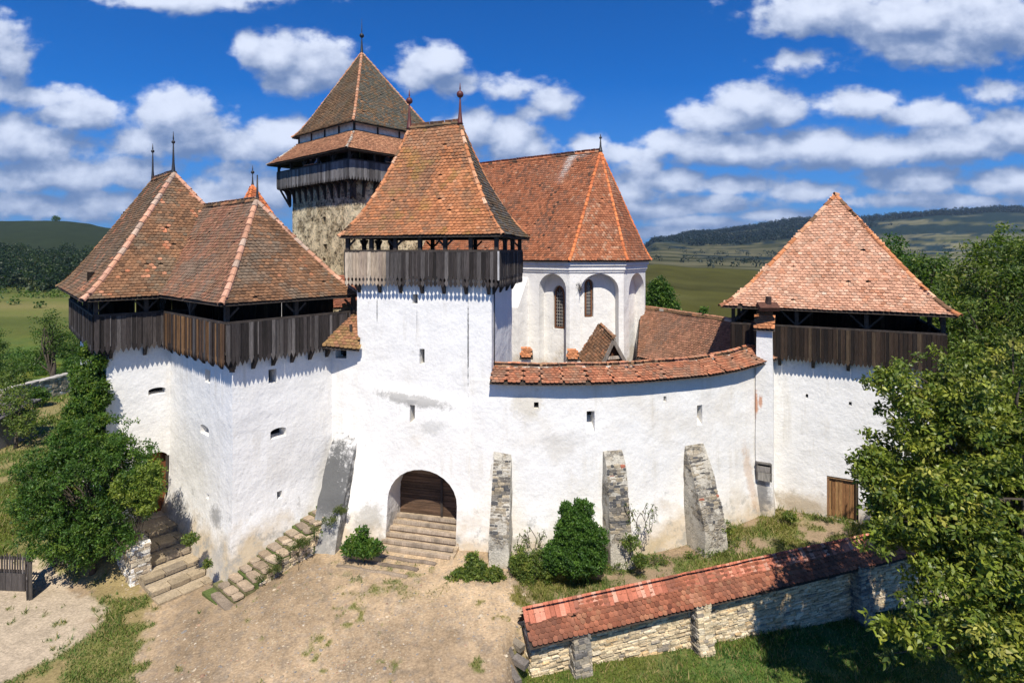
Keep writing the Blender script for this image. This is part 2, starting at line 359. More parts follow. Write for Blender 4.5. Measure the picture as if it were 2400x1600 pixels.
def pick(pal, n):
    c = np.array([p[0] for p in pal]); w = np.array([p[1] for p in pal]); w = w / w.sum()
    r = c[rng.choice(len(pal), n, p=w)]; return r * rng.uniform(.82, 1.18, (n, 1))
def pick_field(pal, c, corr=.42):
    """tiles weather in patches and streaks: neighbours take neighbouring tones of the palette"""
    n = len(c); P0 = sorted(pal, key=lambda p: -sum(p[0])); w = np.array([p[1] for p in P0], float); w = np.cumsum(w) / w.sum(); cc = np.array([p[0] for p in P0])
    q = c * np.array((1.0, 1.0, .45)); f = np.clip((fbm(q + 11, .75, 4) - .5) * 2.3 + .5, 0, 1); g = np.clip((fbm(q * np.array((3.2, 3.2, .5)) + 70, .9, 3) - .5) * 2 + .5, 0, 1)
    r = corr * (.55 * f + .45 * g) + (1 - corr) * rng.random(n); r = np.argsort(np.argsort(r)) / max(1, n) if n > 60 else np.clip(r, 0, .999)
    r = .5 * r + .5 * np.clip(corr * (.55 * f + .45 * g) + (1 - corr) * rng.random(n), 0, .999)
    return cc[np.minimum(np.searchsorted(w, r), len(cc) - 1)] * rng.uniform(.74, 1.24, (n, 1))
def prof(k=.08, tau=.15):
    n = 1 + k * (math.exp(-1 / tau) - 1); return lambda t: (t + k * (np.exp(-np.asarray(t, float) / tau) - 1)) / n
def quad_prof(k): return lambda t: (1 - k) * np.asarray(t, float) + k * np.asarray(t, float) ** 2
LIN = lambda t: np.asarray(t, float)
class Roof:
    """collects tiles, decks and caps of one roof"""
    def __init__(s, gauge=.15, w=.17, pal=OLD, lichen=.5, lcol=(.17, .14, .10), moss=None):
        s.gauge, s.w, s.pal, s.lichen, s.lcol, s.moss = gauge, w, pal, lichen, lcol, moss; s.T = []; s.deck = MB(); s.caps = MB(); s.miss = .004
    def surf(s, A, B, C, D, g, a, t):
        A, B, C, D = map(V3, (A, B, C, D)); a = np.asarray(a, float)[..., None]; t = np.asarray(t, float)[..., None]
        lo = A + (B - A) * a; hi = C + (D - C) * a
        p = lo + (hi - lo) * t; p[..., 2] = (lo[..., 2:] + (hi[..., 2:] - lo[..., 2:]) * g(t))[..., 0]
        return p
    def facet(s, A, B, C, D, g=LIN, pal=None, gauge=None, w=None, sag=0.0):
        gauge = gauge or s.gauge; w = w or s.w; pal = pal or s.pal
        ts = np.linspace(0, 1, 161); mid = s.surf(A, B, C, D, g, np.full(161, .5), ts)
        arc = np.concatenate([[0], np.cumsum(np.linalg.norm(np.diff(mid, axis=0), axis=1))])
        nr = int(arc[-1] / gauge); em = mid[0].copy(); d0 = V3(B) - V3(A); d0 /= np.linalg.norm(d0)
        for r in range(nr + 1):
            a_ = min(arc[-1] - .001, r * gauge + rng.uniform(-.008, .008) * (r > 0)); t = np.interp(a_, arc, ts)
            Lp, Rp, Mp, Mq = [s.surf(A, B, C, D, g, np.array([q]), np.array([tt]))[0] for q, tt in ((0, t), (1, t), (.5, t), (.5, min(1, t + .01)))]
            if t + .01 > 1: Mq = Mp; Mp2 = s.surf(A, B, C, D, g, np.array([.5]), np.array([t - .01]))[0]; up = Mp - Mp2
            else: up = Mq - Mp
            ln = np.linalg.norm(Rp - Lp)
            if ln < w * .5: continue
            d = (Rp - Lp) / ln; up = up - d * np.dot(up, d); up /= np.linalg.norm(up); n = np.cross(d, up)
            xl, xr = np.dot(Lp - em, d0), np.dot(Rp - em, d0)
            k0 = math.ceil((xl + w * .25) / w - .5 * (r % 2)); k1 = math.floor((xr - w * .25) / w - .5 * (r % 2))
            if k1 < k0: continue
            ks = np.arange(k0, k1 + 1); x = (ks + .5 * (r % 2)) * w
            c = Lp + d * ((x - xl) / max(1e-6, xr - xl) * ln)[:, None]
            if sag: c[:, 2] -= sag * np.sin(np.pi * np.clip((x - xl) / ln, 0, 1)) * (1 - t)
            # old, settled roofs are never quite true
            c = c + n * ((fbm(c, .8, 2) - .5) * .09)[:, None]
            keep = rng.random(len(c)) > s.miss; c = c[keep]
            col = pick_field(pal, c)
            if s.lichen:
                f = np.clip((fbm(c, 1.1, 4) - .5) * 5 + .25 + rng.normal(0, .35, len(c)), 0, 1)[:, None] * s.lichen
                col = col * (1 - f) + np.array(s.lcol) * rng.uniform(.7, 1.3, (len(c), 1)) * f
            if s.moss:
                f = np.clip((fbm(c + 40, 1.7, 4) - .56) * 7 + rng.normal(0, .15, len(c)), 0, 1)[:, None] * s.moss[1]
                col = col * (1 - f) + np.array(s.moss[0]) * f
            if hasattr(s, 'tint'): col = s.tint(c, col)
            s.T.append((c, np.repeat(d[None], len(c), 0), np.repeat(up[None], len(c), 0), np.repeat(n[None], len(c), 0), np.full(len(c), w), np.full(len(c), gauge * 1.75), col))
        # boarding under the tiles
        na, ntt = max(2, int(np.linalg.norm(V3(B) - V3(A)) / .8)), 14
        aa, tt = np.meshgrid(np.linspace(0, 1, na + 1), np.linspace(0, 1, ntt + 1)); pts = s.surf(A, B, C, D, g, aa.ravel(), tt.ravel())
        pts[:, 2] -= .07; b = []
        for j in range(ntt):
            for i in range(na): q = j * (na + 1) + i; b.append((q, q + 1, q + na + 2, q + na + 1))
        s.deck.add(pts, b)
        return s
    def edge(s, A, B, C, D, g, side):     # polyline of a hip: side 0 (A-C) or 1 (B-D)
        t = np.linspace(0, 1, 60); return s.surf(A, B, C, D, g, np.full(60, float(side)), t)
    def cap(s, pts, r=.10, seg=.34, pal=None, start=0.0):
        pts = np.asarray(pts, float); L_ = np.concatenate([[0], np.cumsum(np.linalg.norm(np.diff(pts, axis=0), axis=1))])
        n = max(1, int(L_[-1] / seg)); q = np.linspace(0, L_[-1], n + 1); pal = pal or s.pal
        at = lambda x: np.array([np.interp(x, L_, pts[:, i]) for i in range(3)])
        for i in range(n):
            a, b = at(q[i]) , at(min(L_[-1], q[i + 1] + seg * .12)); d = b - a; d /= np.linalg.norm(d)
            x = np.cross(d, V3((0, 0, 1))); x /= np.linalg.norm(x); y = np.cross(x, d)
            a = a + rng.uniform(-.012, .012, 3); vs = []; k = 7
            for (p, rr, off) in ((a, r * 1.12, .0), (b, r * .92, -.02)):
                for j in range(k):
                    th = math.pi * (j / (k - 1)) * 1.1 - .05 * math.pi; vs.append(p + x * math.cos(th) * rr + y * (math.sin(th) * rr + off))
            for (p, rr, off) in ((a, r * .9, .0),):
                for j in range(k):
                    th = math.pi * (j / (k - 1)) * 1.1 - .05 * math.pi; vs.append(p + x * math.cos(th) * rr + y * (math.sin(th) * rr + off))
            fs = [(j, j + 1, k + j + 1, k + j) for j in range(k - 1)] + [(2 * k + j, 2 * k + j + 1, j + 1, j) for j in range(k - 1)]
            s.caps.add(vs, fs, tuple(pick(pal, 1)[0]))
    def build(s, parent, cap_name='ridge_tiles'):
        c, d, u, n, w, L_, col = [np.concatenate(z) for z in zip(*s.T)]
        N = len(c); rot = rng.normal(0, .03, (N, 1)); d, u = d + u * rot, u - d * rot; ww = w * rng.uniform(.93, .99, N)
        lx = np.array([-.5, -.5, -.36, 0, .36, .5, .5]); ly = np.array([1, .16, .045, 0, .045, .16, 1]); lift = rng.uniform(.0, .014, N)
        base = np.zeros((N, 12, 3))
        yoff = rng.normal(0, .006, N)
        for k in range(7):
            y = ly[k] * L_ + yoff; hh = .046 * (1 - ly[k]) + .012 + lift * (1 - ly[k])
            base[:, k] = c + d * (lx[k] * ww)[:, None] + u * y[:, None] + n * hh[:, None]
        base[:, 7:12] = base[:, 1:6] - n[:, None, :] * .034
        faces = [(0, 1, 2, 3, 4, 5, 6)] + [(k, k + 6, k + 7, k + 1) for k in range(1, 5)]
        c12 = np.repeat(np.clip(col, .01, .9)[:, None], 12, 1); c12[:, 7:] *= .14; c12[:, 2:5] *= .62; c12[:, [1, 5]] *= .55; c12[:, [0, 6]] *= .9; c12 = np.clip(c12 * 1.22, .004, .95)     # shadow between tile rows painted into the lower edges and skirts
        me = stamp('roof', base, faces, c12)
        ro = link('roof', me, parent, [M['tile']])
        s.deck.sub('roof_boarding', M['deck'], ro) if parent is not None else None
        if s.caps.n: s.caps.sub(cap_name, M['cap'], ro, smooth=False)
        return ro
# ------------------------------------------------------------------ walls, galleries, openings
def v2(a, b=None): return np.array(a, float)
def wallprism(outline, z0, z1, step=.4, disp=None, amp=.035, seed=0.0, topz=None):
    """closed CCW outline (2-D) -> slightly uneven solid; disp(x,y,z,nx,ny) pushes the face outward"""
    pts = []; nor = []; n = len(outline)
    segn = []
    for i in range(n):
        a, b = v2(outline[i]), v2(outline[(i + 1) % n]); d = b - a; d /= np.linalg.norm(d); segn.append(np.array([d[1], -d[0]]))
    for i in range(n):
        a, b = v2(outline[i]), v2(outline[(i + 1) % n]); k = max(1, int(round(np.linalg.norm(b - a) / step)))
        nn = segn[i] + segn[i - 1]; nn = nn / (1 + np.dot(segn[i], segn[i - 1])) if np.dot(segn[i], segn[i - 1]) > -.6 else nn / max(.4, np.linalg.norm(nn))
        pts.append(a); nor.append(nn)
        for j in range(1, k): pts.append(a + (b - a) * j / k); nor.append(segn[i])
    pts, nor = np.array(pts), np.array(nor); m = len(pts); nz = max(1, int(round((z1 - z0) / step))); zs = np.linspace(z0, z1, nz + 1)
    V = []
    for z in zs:
        zz = np.full(m, z); p3 = np.c_[pts, zz]
        o = (fbm(p3 + seed, .55, 3) - .5) * 2 * amp + (vnoise(p3 + 9 + seed, 2.1) - .5) * amp * .6
        if disp is not None: o = o + disp(pts[:, 0], pts[:, 1], zz, nor[:, 0], nor[:, 1])
        q = pts + nor * o[:, None]
        if topz is not None: zz = z0 + (z - z0) / (z1 - z0) * (topz(pts[:, 0], pts[:, 1]) - z0)
        V.append(np.c_[q, zz])
    V = np.concatenate(V); fs = []
    for k in range(nz):
        for i in range(m): j = (i + 1) % m; fs.append((k * m + i, k * m + j, (k + 1) * m + j, (k + 1) * m + i))
    fs.append(tuple(range(m))[::-1]); fs.append(tuple(nz * m + i for i in range(m)))
    mb = MB(); mb.add(V, fs); return mb.mesh('wall')
def finish_wall(me, name, mat, parent, angle=32):
    me.polygons.foreach_set('use_smooth', np.full(len(me.polygons), True)); me.set_sharp_from_angle(angle=math.radians(angle))
    me.materials.clear()
    return link(name, me, parent, [mat])
def frame(o, e, z=0):   # local (s along e, t outward n) helper
    o = v2(o); e = v2(e) / np.linalg.norm(e); n = np.array([e[1], -e[0]])
    return lambda s, t, zz: np.array([*(o + e * s + n * t), zz])
def ray_hit(u, o, e):   # s along line o+e*s that projects to column u
    r = (u - 1200) / F; return (r * o[1] - o[0]) / (e[0] - r * e[1])
def slot(fr, s0, s1, z0, z1, depth, splay=0.0, sill=0.0, arch=0, out=.8, zoff=0.0):
    """cutter through a wall face; fr(s,t,z), t>0 outward. splay widens to the outside."""
    if arch:
        prof_ = [(s0, z0), (s1, z0)]; c = (s0 + s1) / 2; r = (s1 - s0) / 2; zs = z1 - arch
        prof_ += [(c + r * math.cos(a), zs + arch * math.sin(a)) for a in np.linspace(0, math.pi, 15)]
    else: prof_ = [(s0, z0), (s1, z0), (s1, z1), (s0, z1)]
    c = (s0 + s1) / 2; n = len(prof_)
    def ring(t, sp, si): return [fr(c + (s - c) * (1 + sp) if True else s, t, z - (si if z <= z0 + 1e-6 else 0)) for s, z in prof_]
    mb = MB(); a = ring(-depth, 0, 0); b = ring(0.0, splay, sill); d = ring(out, splay, sill)
    vs = a + b + d; fs = [tuple(range(n))[::-1], tuple(range(2 * n, 3 * n))]
    for q in (0, n): fs += [(q + i, q + (i + 1) % n, q + n + (i + 1) % n, q + n + i) for i in range(n)]
    return mb.add(vs, fs)
def pane(fr, s0, s1, z0, z1, t, parent, name='opening', mat=None, th=.03):  # thin back sheet, black by default to stand for interior shade
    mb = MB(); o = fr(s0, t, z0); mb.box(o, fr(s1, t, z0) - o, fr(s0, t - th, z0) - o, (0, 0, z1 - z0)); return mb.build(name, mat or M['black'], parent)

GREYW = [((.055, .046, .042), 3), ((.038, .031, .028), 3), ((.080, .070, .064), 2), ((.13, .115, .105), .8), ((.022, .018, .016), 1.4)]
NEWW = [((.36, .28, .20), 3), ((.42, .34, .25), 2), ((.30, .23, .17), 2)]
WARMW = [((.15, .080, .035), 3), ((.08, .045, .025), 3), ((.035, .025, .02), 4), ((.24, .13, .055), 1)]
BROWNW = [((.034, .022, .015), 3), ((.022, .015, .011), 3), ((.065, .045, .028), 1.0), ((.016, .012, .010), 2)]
PALEG = [((.15, .14, .132), 3), ((.105, .098, .092), 3), ((.20, .19, .18), 1), ((.07, .064, .06), 1)]
def boards(parent, a, b, zt, zb, w=.17, style='point', pal=GREYW, name='cladding_boards', palf=None, tip=.16, ragged=.03, th=.028):
    """vertical boards hung along the line a->b; outward is to the right of a->b"""
    a, b = v2(a), v2(b); d = b - a; Ln = np.linalg.norm(d); d /= Ln; n = np.array([d[1], -d[0]]); k = max(1, int(round(Ln / w))); w = Ln / k; mb = MB()
    for i in range(k):
        x0, x1 = i * w + .006, (i + 1) * w - .006; c = (x0 + x1) / 2; zl = zb + rng.uniform(-ragged, ragged); o = rng.uniform(0, .03); hw = (x1 - x0) / 2
        if style == 'point': pr = [(-hw, zt), (-hw, zl + tip), (0, zl), (hw, zl + tip), (hw, zt)]
        elif style == 'spade':
            pr = [(-hw, zt), (-hw, zl + .36), (-hw * .45, zl + .30), (-hw * .45, zl + .235), (-hw * .98, zl + .17), (-hw * .9, zl + .11), (0, zl), (hw * .9, zl + .11), (hw * .98, zl + .17), (hw * .45, zl + .235), (hw * .45, zl + .30), (hw, zl + .36), (hw, zt)]
        elif style == 'tooth': pr = [(-hw, zt), (-hw, zl + tip * 1.2), (-hw * .2, zl), (hw * .2, zl), (hw, zl + tip * 1.2), (hw, zt)]
        else: pr = [(-hw, zt), (-hw, zl), (hw, zl + rng.uniform(-.02, .02)), (hw, zt)]
        p = pal if palf is None else palf((i + .5) / k)
        lean = rng.normal(0, .004)
        ring = [np.array([*(a + d * (c + x + lean * (zt - z)) + n * o), z]) for x, z in pr]
        mb.prism(ring, [*(n * th), 0], tuple(pick(p, 1)[0]))
        if rng.random() < .85:      # narrow cover strip over the joint
            x = x1 + .006; cz = zb + tip + .12; q = np.array([*(a + d * (x - .018) + n * (o + th)), cz])
            if style != 'tooth': mb.box(q, [*(d * .036), 0], [*(n * .015), 0], [0, 0, zt - cz], tuple(pick(p, 1)[0] * .9))
    return mb.build(name, M['wood'], parent)
def gallery(parent, path, zb, zr, ze, w=.17, style='point', pal=GREYW, palfs=None, nposts=3, brace=True, brackets=1.0, body_in=.4, zfloor=None, tip=.16, skip=(), postcol=(.06, .05, .042), corner_posts=True, bl=.45, ragged=.03, brk=True):
    """open timber walk: boards, rail, posts, braces, brackets; path runs so that outward is on the right"""
    path = [v2(p) for p in path]; zf = zfloor if zfloor is not None else zb + .35
    for i in range(len(path) - 1):
        a, b = path[i], path[i + 1]; d = b - a; Ln = np.linalg.norm(d); d = d / Ln; n = np.array([d[1], -d[0]])
        if i not in skip: boards(parent, a, b, zr, zb, w, style, pal, palf=palfs[i] if palfs and palfs[i] else None, tip=tip, ragged=ragged)
        q = lambda s, t, z: np.array([*(a + d * s + n * t), z])
        MB().beam(q(0, -.02, zr + .03), q(Ln, -.02, zr + .03), .13, .09).build('rail', M['dark_wood'], parent)
        MB().beam(q(-.05, -.06, ze - .02), q(Ln + .05, -.06, ze - .02), .16, .12).build('wall_plate', M['dark_wood'], parent)
        MB().beam(q(0, -.08, zf), q(Ln, -.08, zf), .14, .16).build('floor_beam', M['dark_wood'], parent)
        k = max(2, nposts if isinstance(nposts, int) else nposts[i])
        for j in range(k):
            if j == k - 1 and i < len(path) - 2: continue
            s = .07 + (Ln - .14) * j / (k - 1)
            MB().beam(q(s, -.09, zf), q(s, -.09, ze - .05), .15, .15, up=(d[0], d[1], 0)).build('post', M['dark_wood'], parent)
            if brace and (j % 2 == 0 or k < 5):
                bb = MB()
                for sg in (-1, 1):
                    s2 = s + sg * bl
                    if 0 < s2 < Ln: bb.beam(q(s, -.09, ze - .12 - bl * 1.05), q(s2, -.09, ze - .14), .07, .07)
                if bb.n: bb.build('brace', M['dark_wood'], parent)
        if brk:
            m = max(2, int(Ln / brackets))
            for j in range(m):
                s = Ln * (j + .5) / m; zz = zb; bk = MB()
                bk.beam(q(s, -body_in - .15, zz + .28), q(s, -.04, zz + .28), .15, .16)
                bk.beam(q(s, -body_in - .03, zz - .20), q(s, -body_in + .16, zz + .24), .13, .13)
                bk.prism([q(s - .06, -body_in - .05, zz - .30), q(s - .06, -body_in - .05, zz + .3), q(s - .06, -.06, zz + .3), q(s - .06, -.12, zz + .05), q(s - .06, -body_in + .06, zz - .28)], q(.12, 0, 0) - q(0, 0, 0))
                bk.build('bracket', M['dark_wood'], parent)
def floor_slab(parent, poly, z, th=.06):
    MB().prism([np.array([*p, z]) for p in poly], (0, 0, th)).build('gallery_floor', M['dark_wood'], parent)
def finial(roof, x, y, z0, h, ball=.12, base=.14, mat='metal', bz=.72):
    zs = [0, h * .05, h * .3, h * bz - ball * 1.2]; rs = [base, base * .75, base * .42, base * .22]
    k = 7; bc = h * bz
    for i in range(k + 1): a = -math.pi / 2 + math.pi * i / k; zs.append(bc + ball * math.sin(a)); rs.append(max(.02, ball * math.cos(a)))
    zs += [bc + ball * 1.5, h]; rs += [.035, .008]
    mb = MB(); mb.tube([(x, y, z0 + z) for z in zs], rs, 10); mb.sub('finial', M[mat], roof, True)
PLAST = plaster('lime_plaster', foot=(0, 2.3))

# ------------------------------------------------------------------ gate tower
go = v2((-.8, 22.0)); ge = v2((-.974, .225)); gb = v2((.225, .974)); gn = -gb       # origin: right front corner; ge runs left
gp = lambda s, t: go + ge * s + gb * t
GT = empty('gate_tower', (*gp(2.9, 1.8), 0), 'tall white gate tower with steep orange roof, two red ball finials and dark board gallery', 'tower')
def sstep_(x, a, b): t = np.clip((x - a) / (b - a), 0, 1); return t * t * (3 - 2 * t)
def gate_disp(x, y, z, nx, ny):
    s = (x - go[0]) * ge[0] + (y - go[1]) * ge[1]; front = np.clip((nx * gn[0] + ny * gn[1] - .5) * 4, 0, 1)
    ledge = 5.95 - .13 * (s - 1.2) * -1 - .02 * (s - 3) ** 2
    ledge = 5.75 + .11 * (s - 1.2)
    w = np.clip(1 - ((s - 3.1) / 2.3) ** 2, 0, 1)
    b = np.clip((2.9 - z) / 3.2, 0, 1.3) ** 1.5 * .32
    lb = sstep_(s, 4.35, 5.7) * np.clip((4.1 - z) / 4.3, 0, 1) ** 1.15 * 1.15
    return front * (lb + .26 * w ** .7 * np.clip((ledge - z) / .32, 0, 1) + b + .05 * np.clip((6.3 - z) / 3, 0, 1))
me = wallprism([gp(5.79, 0), gp(0, 0), gp(0, 3.6), gp(5.79, 3.6)], -1.0, 10.75, .22, gate_disp, .03)
gf = frame(gp(5.79, 0), -ge)      # s from the left front corner to the right, t outward
gs = lambda u: ray_hit(u, gp(5.79, 0), -ge)
zf_ = lambda v, D: H - (v - 590) / F * D
S0, S1 = gs(917), gs(1076)
D0, D1 = gs(945), gs(1078)
cut = [slot(gf, S0, S1, -.4, 2.9, 1.35, arch=1.35, out=1.4), slot(gf, gs(968), gs(978), zf_(712, 22.6), zf_(690, 22.6), .9, .2), slot(gf, gs(984), gs(994), zf_(855, 22.6), zf_(818, 22.6), .9, .2),
       slot(gf, gs(968), gs(977), zf_(985, 22.4), zf_(950, 22.4), .9, .3, sill=.12)]
me = boolean(me, cut)
gst = [(*(gf(gs(972), .2, 0)[:2]), 5.62, 1.75, .25, -.11, (.25, .24, .22), .75), (*(gf(gs(1020), .4, 0)[:2]), 4.6, .55, .3, .3, (.40, .39, .36), .5),
       (*(gf(gs(1097), .0, 0)[:2]), 8.0, .035, 1.9, 0, (.10, .10, .10), .9), (*(gf(gs(884), .0, 0)[:2]), 9.2, .025, .55, 0, (.12, .12, .12), .8), (*(gf(gs(977), .0, 0)[:2]), 8.8, .02, .5, 0, (.3, .3, .3), .7),
       (*(gf(gs(880), .5, 0)[:2]), .9, .6, .55, .2, (.36, .33, .27), .7), (*(gf(gs(1150), .4, 0)[:2]), 3.2, .7, .6, .2, (.46, .42, .34), .45)]
M['pl_gate'] = plaster('gate_plaster', foot=(-.2, 1.8), stains=gst, grime=.35)
finish_wall(me, 'wall', M['pl_gate'], GT)
for (a, b, c, d, D) in ((968, 978, 712, 690, 22.6), (984, 994, 855, 818, 22.6), (968, 977, 985, 950, 22.4)):
    pane(gf, gs(a) - .02, gs(b) + .02, zf_(c, D), zf_(d, D), -.42, GT, 'arrow_slit')
# double-leaf gate of rough horizontal boards, set back in the arch
def gate_leaf(s0, s1, name, tz):
    mb = MB(); z = .55; c = (S0 + S1) / 2; r = (S1 - S0) / 2 + .03
    while z < 2.85:
        hh = rng.uniform(.10, .15); zt = min(z + hh, 2.88); top = zt
        lim = r if top < 1.5 else r * math.sqrt(max(0, 1 - ((top - 1.5) / 1.40) ** 2))
        a, b = max(s0, c - lim), min(s1, c + lim)
        if b - a > .08:
            o = gf(a, tz + rng.uniform(-.015, .015), z); col = pick([((.13, .078, .048), 3), ((.095, .058, .036), 3), ((.18, .12, .075), 1)], 1)[0]
            mb.box(o, gf(b, tz, z) - gf(a, tz, z), gf(a, tz - .05, z) - gf(a, tz, z), (0, 0, zt - z - .012), tuple(col))
        z = zt
    lf = mb.build(name, M['gate'], GT); k = MB()
    sx = s1 - .07 if name == 'gate_leaf' and s0 < c else s0 + .07
    for zz in ():
        k = MB(); k.beam(gf(s0 + .1, tz + .03, zz), gf(min(s1, c + .95) - .1, tz + .03, zz), .04, .07); k.sub('iron_strap', M['dmetal'], lf)
gm = (D0 + D1) / 2 + .15
gate_leaf(S0 - .05, gm - .015, 'gate_leaf', -.88); gate_leaf(gm + .015, S1 + .1, 'gate_leaf', -.88)
MB().box(gf(gm - .05, -.84, .55), gf(1, 0, 0) * 0 + (gf(gm + .05, 0, 0) - gf(gm - .05, 0, 0)), gf(0, .05, 0) - gf(0, 0, 0), (0, 0, 2.2)).build('meeting_post', M['dark_wood'], GT)
pane(gf, S0 - .1, S1 + .1, .4, 2.95, -1.2, GT, 'passage')
# timber-edged steps in the archway, risen to the sill
def slab(mb, fr, s0, s1, t0, t1, z0, z1, col, jit=.02):
    o = fr(s0, t1, z0); mb.box(o, fr(s1, t1, z0) - o, fr(s0, t0, z0) - o, (0, 0, z1 - z0), col, jit)
ST = empty('gate_steps', (*gf((S0 + S1) / 2, .4, 0)[:2], 0), 'worn timber steps climbing through the arch to the closed gate doors', 'steps')
for i in range(6):
    t1 = -.9 + .34 * (i + 1); zt = .56 - .105 * i; mb = MB()
    slab(mb, gf, S0 - .1 + (.0 if i < 4 else .05), S1 + .12, -1.0, t1 - .02, -.3, zt - .03, (.40, .31, .21), .03); mb.build('tread', M['stone'], ST)
    mb = MB(); mb.beam(gf(S0 - .05, t1 - .04, zt - .01 + rng.uniform(-.01, .01)), gf(S1 + .02, t1 - .01, zt - .01), .12, .11, tuple(pick([((.38, .30, .22), 1), ((.30, .24, .18), 1)], 1)[0])); mb.build('timber_nosing', M['wood'], ST)
for i in range(3):
    t1 = 1.55 + .48 * i; a0 = S0 - .55 - .22 * i; a1 = S0 + (2.55, 2.05, 1.85)[i]; mb = MB()
    pts = [gf(a0 + (a1 - a0) * j / 6, t1 + .03 * math.sin(j * 2.1 + i) + .06 * j / 6, -.035 - .01 * i) for j in range(7)]
    mb.tube(pts, [.075 + .018 * rng.random() for _ in pts], 6, tuple(pick(NEWW, 1)[0] * .6)); tag(mb.build('log_edging', M['wood'], None, True), 'half-buried log edging the earth step, %s one below the gate' % ('nearest', 'middle', 'farthest')[i], 'log', 'logs edging the earth steps below the gate')
# gallery
gg = .36; gq = [gp(5.79 + gg, 3.6 + .3), gp(5.79 + gg, -gg), gp(-gg, -gg), gp(-gg, 3.6 + gg), gp(5.79 + gg, 3.6 + gg)]
newb = lambda f: NEWW if f < .27 else GREYW
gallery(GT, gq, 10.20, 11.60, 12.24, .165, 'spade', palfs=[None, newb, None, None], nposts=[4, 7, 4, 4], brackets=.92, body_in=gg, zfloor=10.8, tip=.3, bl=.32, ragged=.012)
floor_slab(GT, [gp(6.1, -.3), gp(-.3, -.3), gp(-.3, 3.9), gp(6.1, 3.9)], 10.78)
mb = MB(); mb.beam([*gp(-gg - .02, -gg - .05), 10.5], [*gp(-gg - .02, -gg - .05), 11.62], .12, .07, (.42, .40, .38)); mb.build('corner_board', M['wood'], GT)
# roof
GR = Roof(.148, .172, ORANGE, .42, (.17, .145, .10), moss=((.30, .20, .045), .45)); g_ = quad_prof(.50)
ez, rz = 12.22, 17.2; so_ = .62
E = [np.array([*gp(6.30, -so_), ez]), np.array([*gp(-so_, -so_ - .02), ez + .03]), np.array([*gp(-so_ - .05, 4.4), ez]), np.array([*gp(6.30, 4.4), ez])]
R0, R1 = np.array([*gp(4.32, 1.95), rz - .12]), np.array([*gp(1.95, 1.95), rz])
def g_side(c, col):
    return col
GR.facet(E[0], E[1], R0, R1, g_)
GR.facet(E[1], E[2], R1, R1, g_, pal=LICHEN + [((.17, .155, .13), 4), ((.12, .11, .095), 3)])
GR.facet(E[2], E[3], R1, R0, g_); GR.facet(E[3], E[0], R0, R0, g_, pal=LICHEN)
for (A_, B_, C_, D_, sd) in ((E[0], E[1], R0, R1, 0), (E[0], E[1], R0, R1, 1), (E[2], E[3], R1, R0, 0), (E[2], E[3], R1, R0, 1)): GR.cap(GR.edge(A_, B_, C_, D_, g_, sd), .085, .36)
GR.cap([R0, R1], .10, .34, pal=LICHEN); r_ = GR.build(GT)
finial(r_, R0[0], R0[1], rz - .15, 1.75, .15, .15); finial(r_, R1[0], R1[1], rz - .05, 1.80, .155, .15)
# lightning-conductor line down the right corner
MB().tube([[*gp(-.03, .32), z] for z in (10.4, 8.0, 6.6)], [.022] * 3, 6).build('cable', M['dmetal'], GT, True)

# ------------------------------------------------------------------ corner bastion and long left bastion
K = v2((-10.25, 20.5)); kr = v2((.64, .768)); kl = v2((-.767, .641)); kp = lambda a, b: K + kr * a + kl * b
CB = empty('corner_bastion', (*kp(2.2, 2.8), 0), 'white corner bastion with a sharp front edge and brown hipped roof, left of the gate', 'tower')
def kdisp(x, y, z, nx, ny): return np.clip((2.4 - z) / 2.8, 0, 1.2) ** 1.6 * .42
me = wallprism([kp(0, 0), kp(5.2, 0), kp(5.2, 6.4), kp(0, 6.2)], -1.4, 8.05, .3, kdisp, .035, 3.1)
kR = frame(K, kr); kL = frame(kp(0, 5.93), -kl)
sR = lambda u: ray_hit(u, K, kr); sL = lambda u: ray_hit(u, kp(0, 5.93), -kl)
def zat(v, fr, s, t=0): return zf_(v, fr(s, t, 0)[1])
ops = []
def op(fr, sf, u0, u1, v0, v1, depth=.6, splay=.0, sill=0, arch=0, sh=0.0):
    s0, s1 = sorted((sf(u0), sf(u1))); D = fr((s0 + s1) / 2, 0, 0)[1]; z0, z1 = zf_(v1, D), zf_(v0, D); ops.append((fr, s0, s1, z0, z1, depth)); return slot(fr, s0, s1, z0, z1, depth, splay, sill, arch)
cut = [op(kR, sR, 629, 648, 865, 897), op(kR, sR, 636, 668, 1002, 1022, .5, .15, .05, .12), op(kR, sR, 650, 660, 1150, 1168, .5, .2),
       op(kL, sL, 480, 492, 866, 897, .5, .1), op(kL, sL, 471, 489, 996, 1018, .5, .1, 0, .1), op(kL, sL, 485, 491, 1157, 1168, .4)]
me = boolean(me, cut)
M['pl_k'] = plaster('bastion_plaster', foot=(-.4, 2.4), footcol=(.48, .37, .22), stains=[(*(kL(sL(515), .3, 0)[:2]), 1.55, .42, .38, 0, (.27, .26, .24), .8), (*(kL(sL(430), .3, 0)[:2]), .8, .9, .55, .3, (.36, .34, .30), .7), (*(kL(5.3, .3, 0)[:2]), .1, .5, .7, 0, (.44, .42, .38), .6)], grime=.3)
finish_wall(me, 'wall', M['pl_k'], CB)
for (fr, s0, s1, z0, z1, dp) in ops: pane(fr, s0 - .02, s1 + .02, z0 - .02, z1 + .02, -dp + .05, CB, 'embrasure')
zb_, zr_, ze_ = 7.48, 9.02, 9.72
ko = .42; kpath = [kp(-ko * .9, 6.25), kp(-ko, -ko), kp(5.0, -ko)]
warm = lambda f: WARMW if rng.random() < .8 else GREYW
gallery(CB, kpath, zb_, zr_, ze_, .165, 'point', palfs=[warm, None], nposts=[3, 3], brackets=.75, body_in=ko, zfloor=8.1, tip=.2, bl=.42)
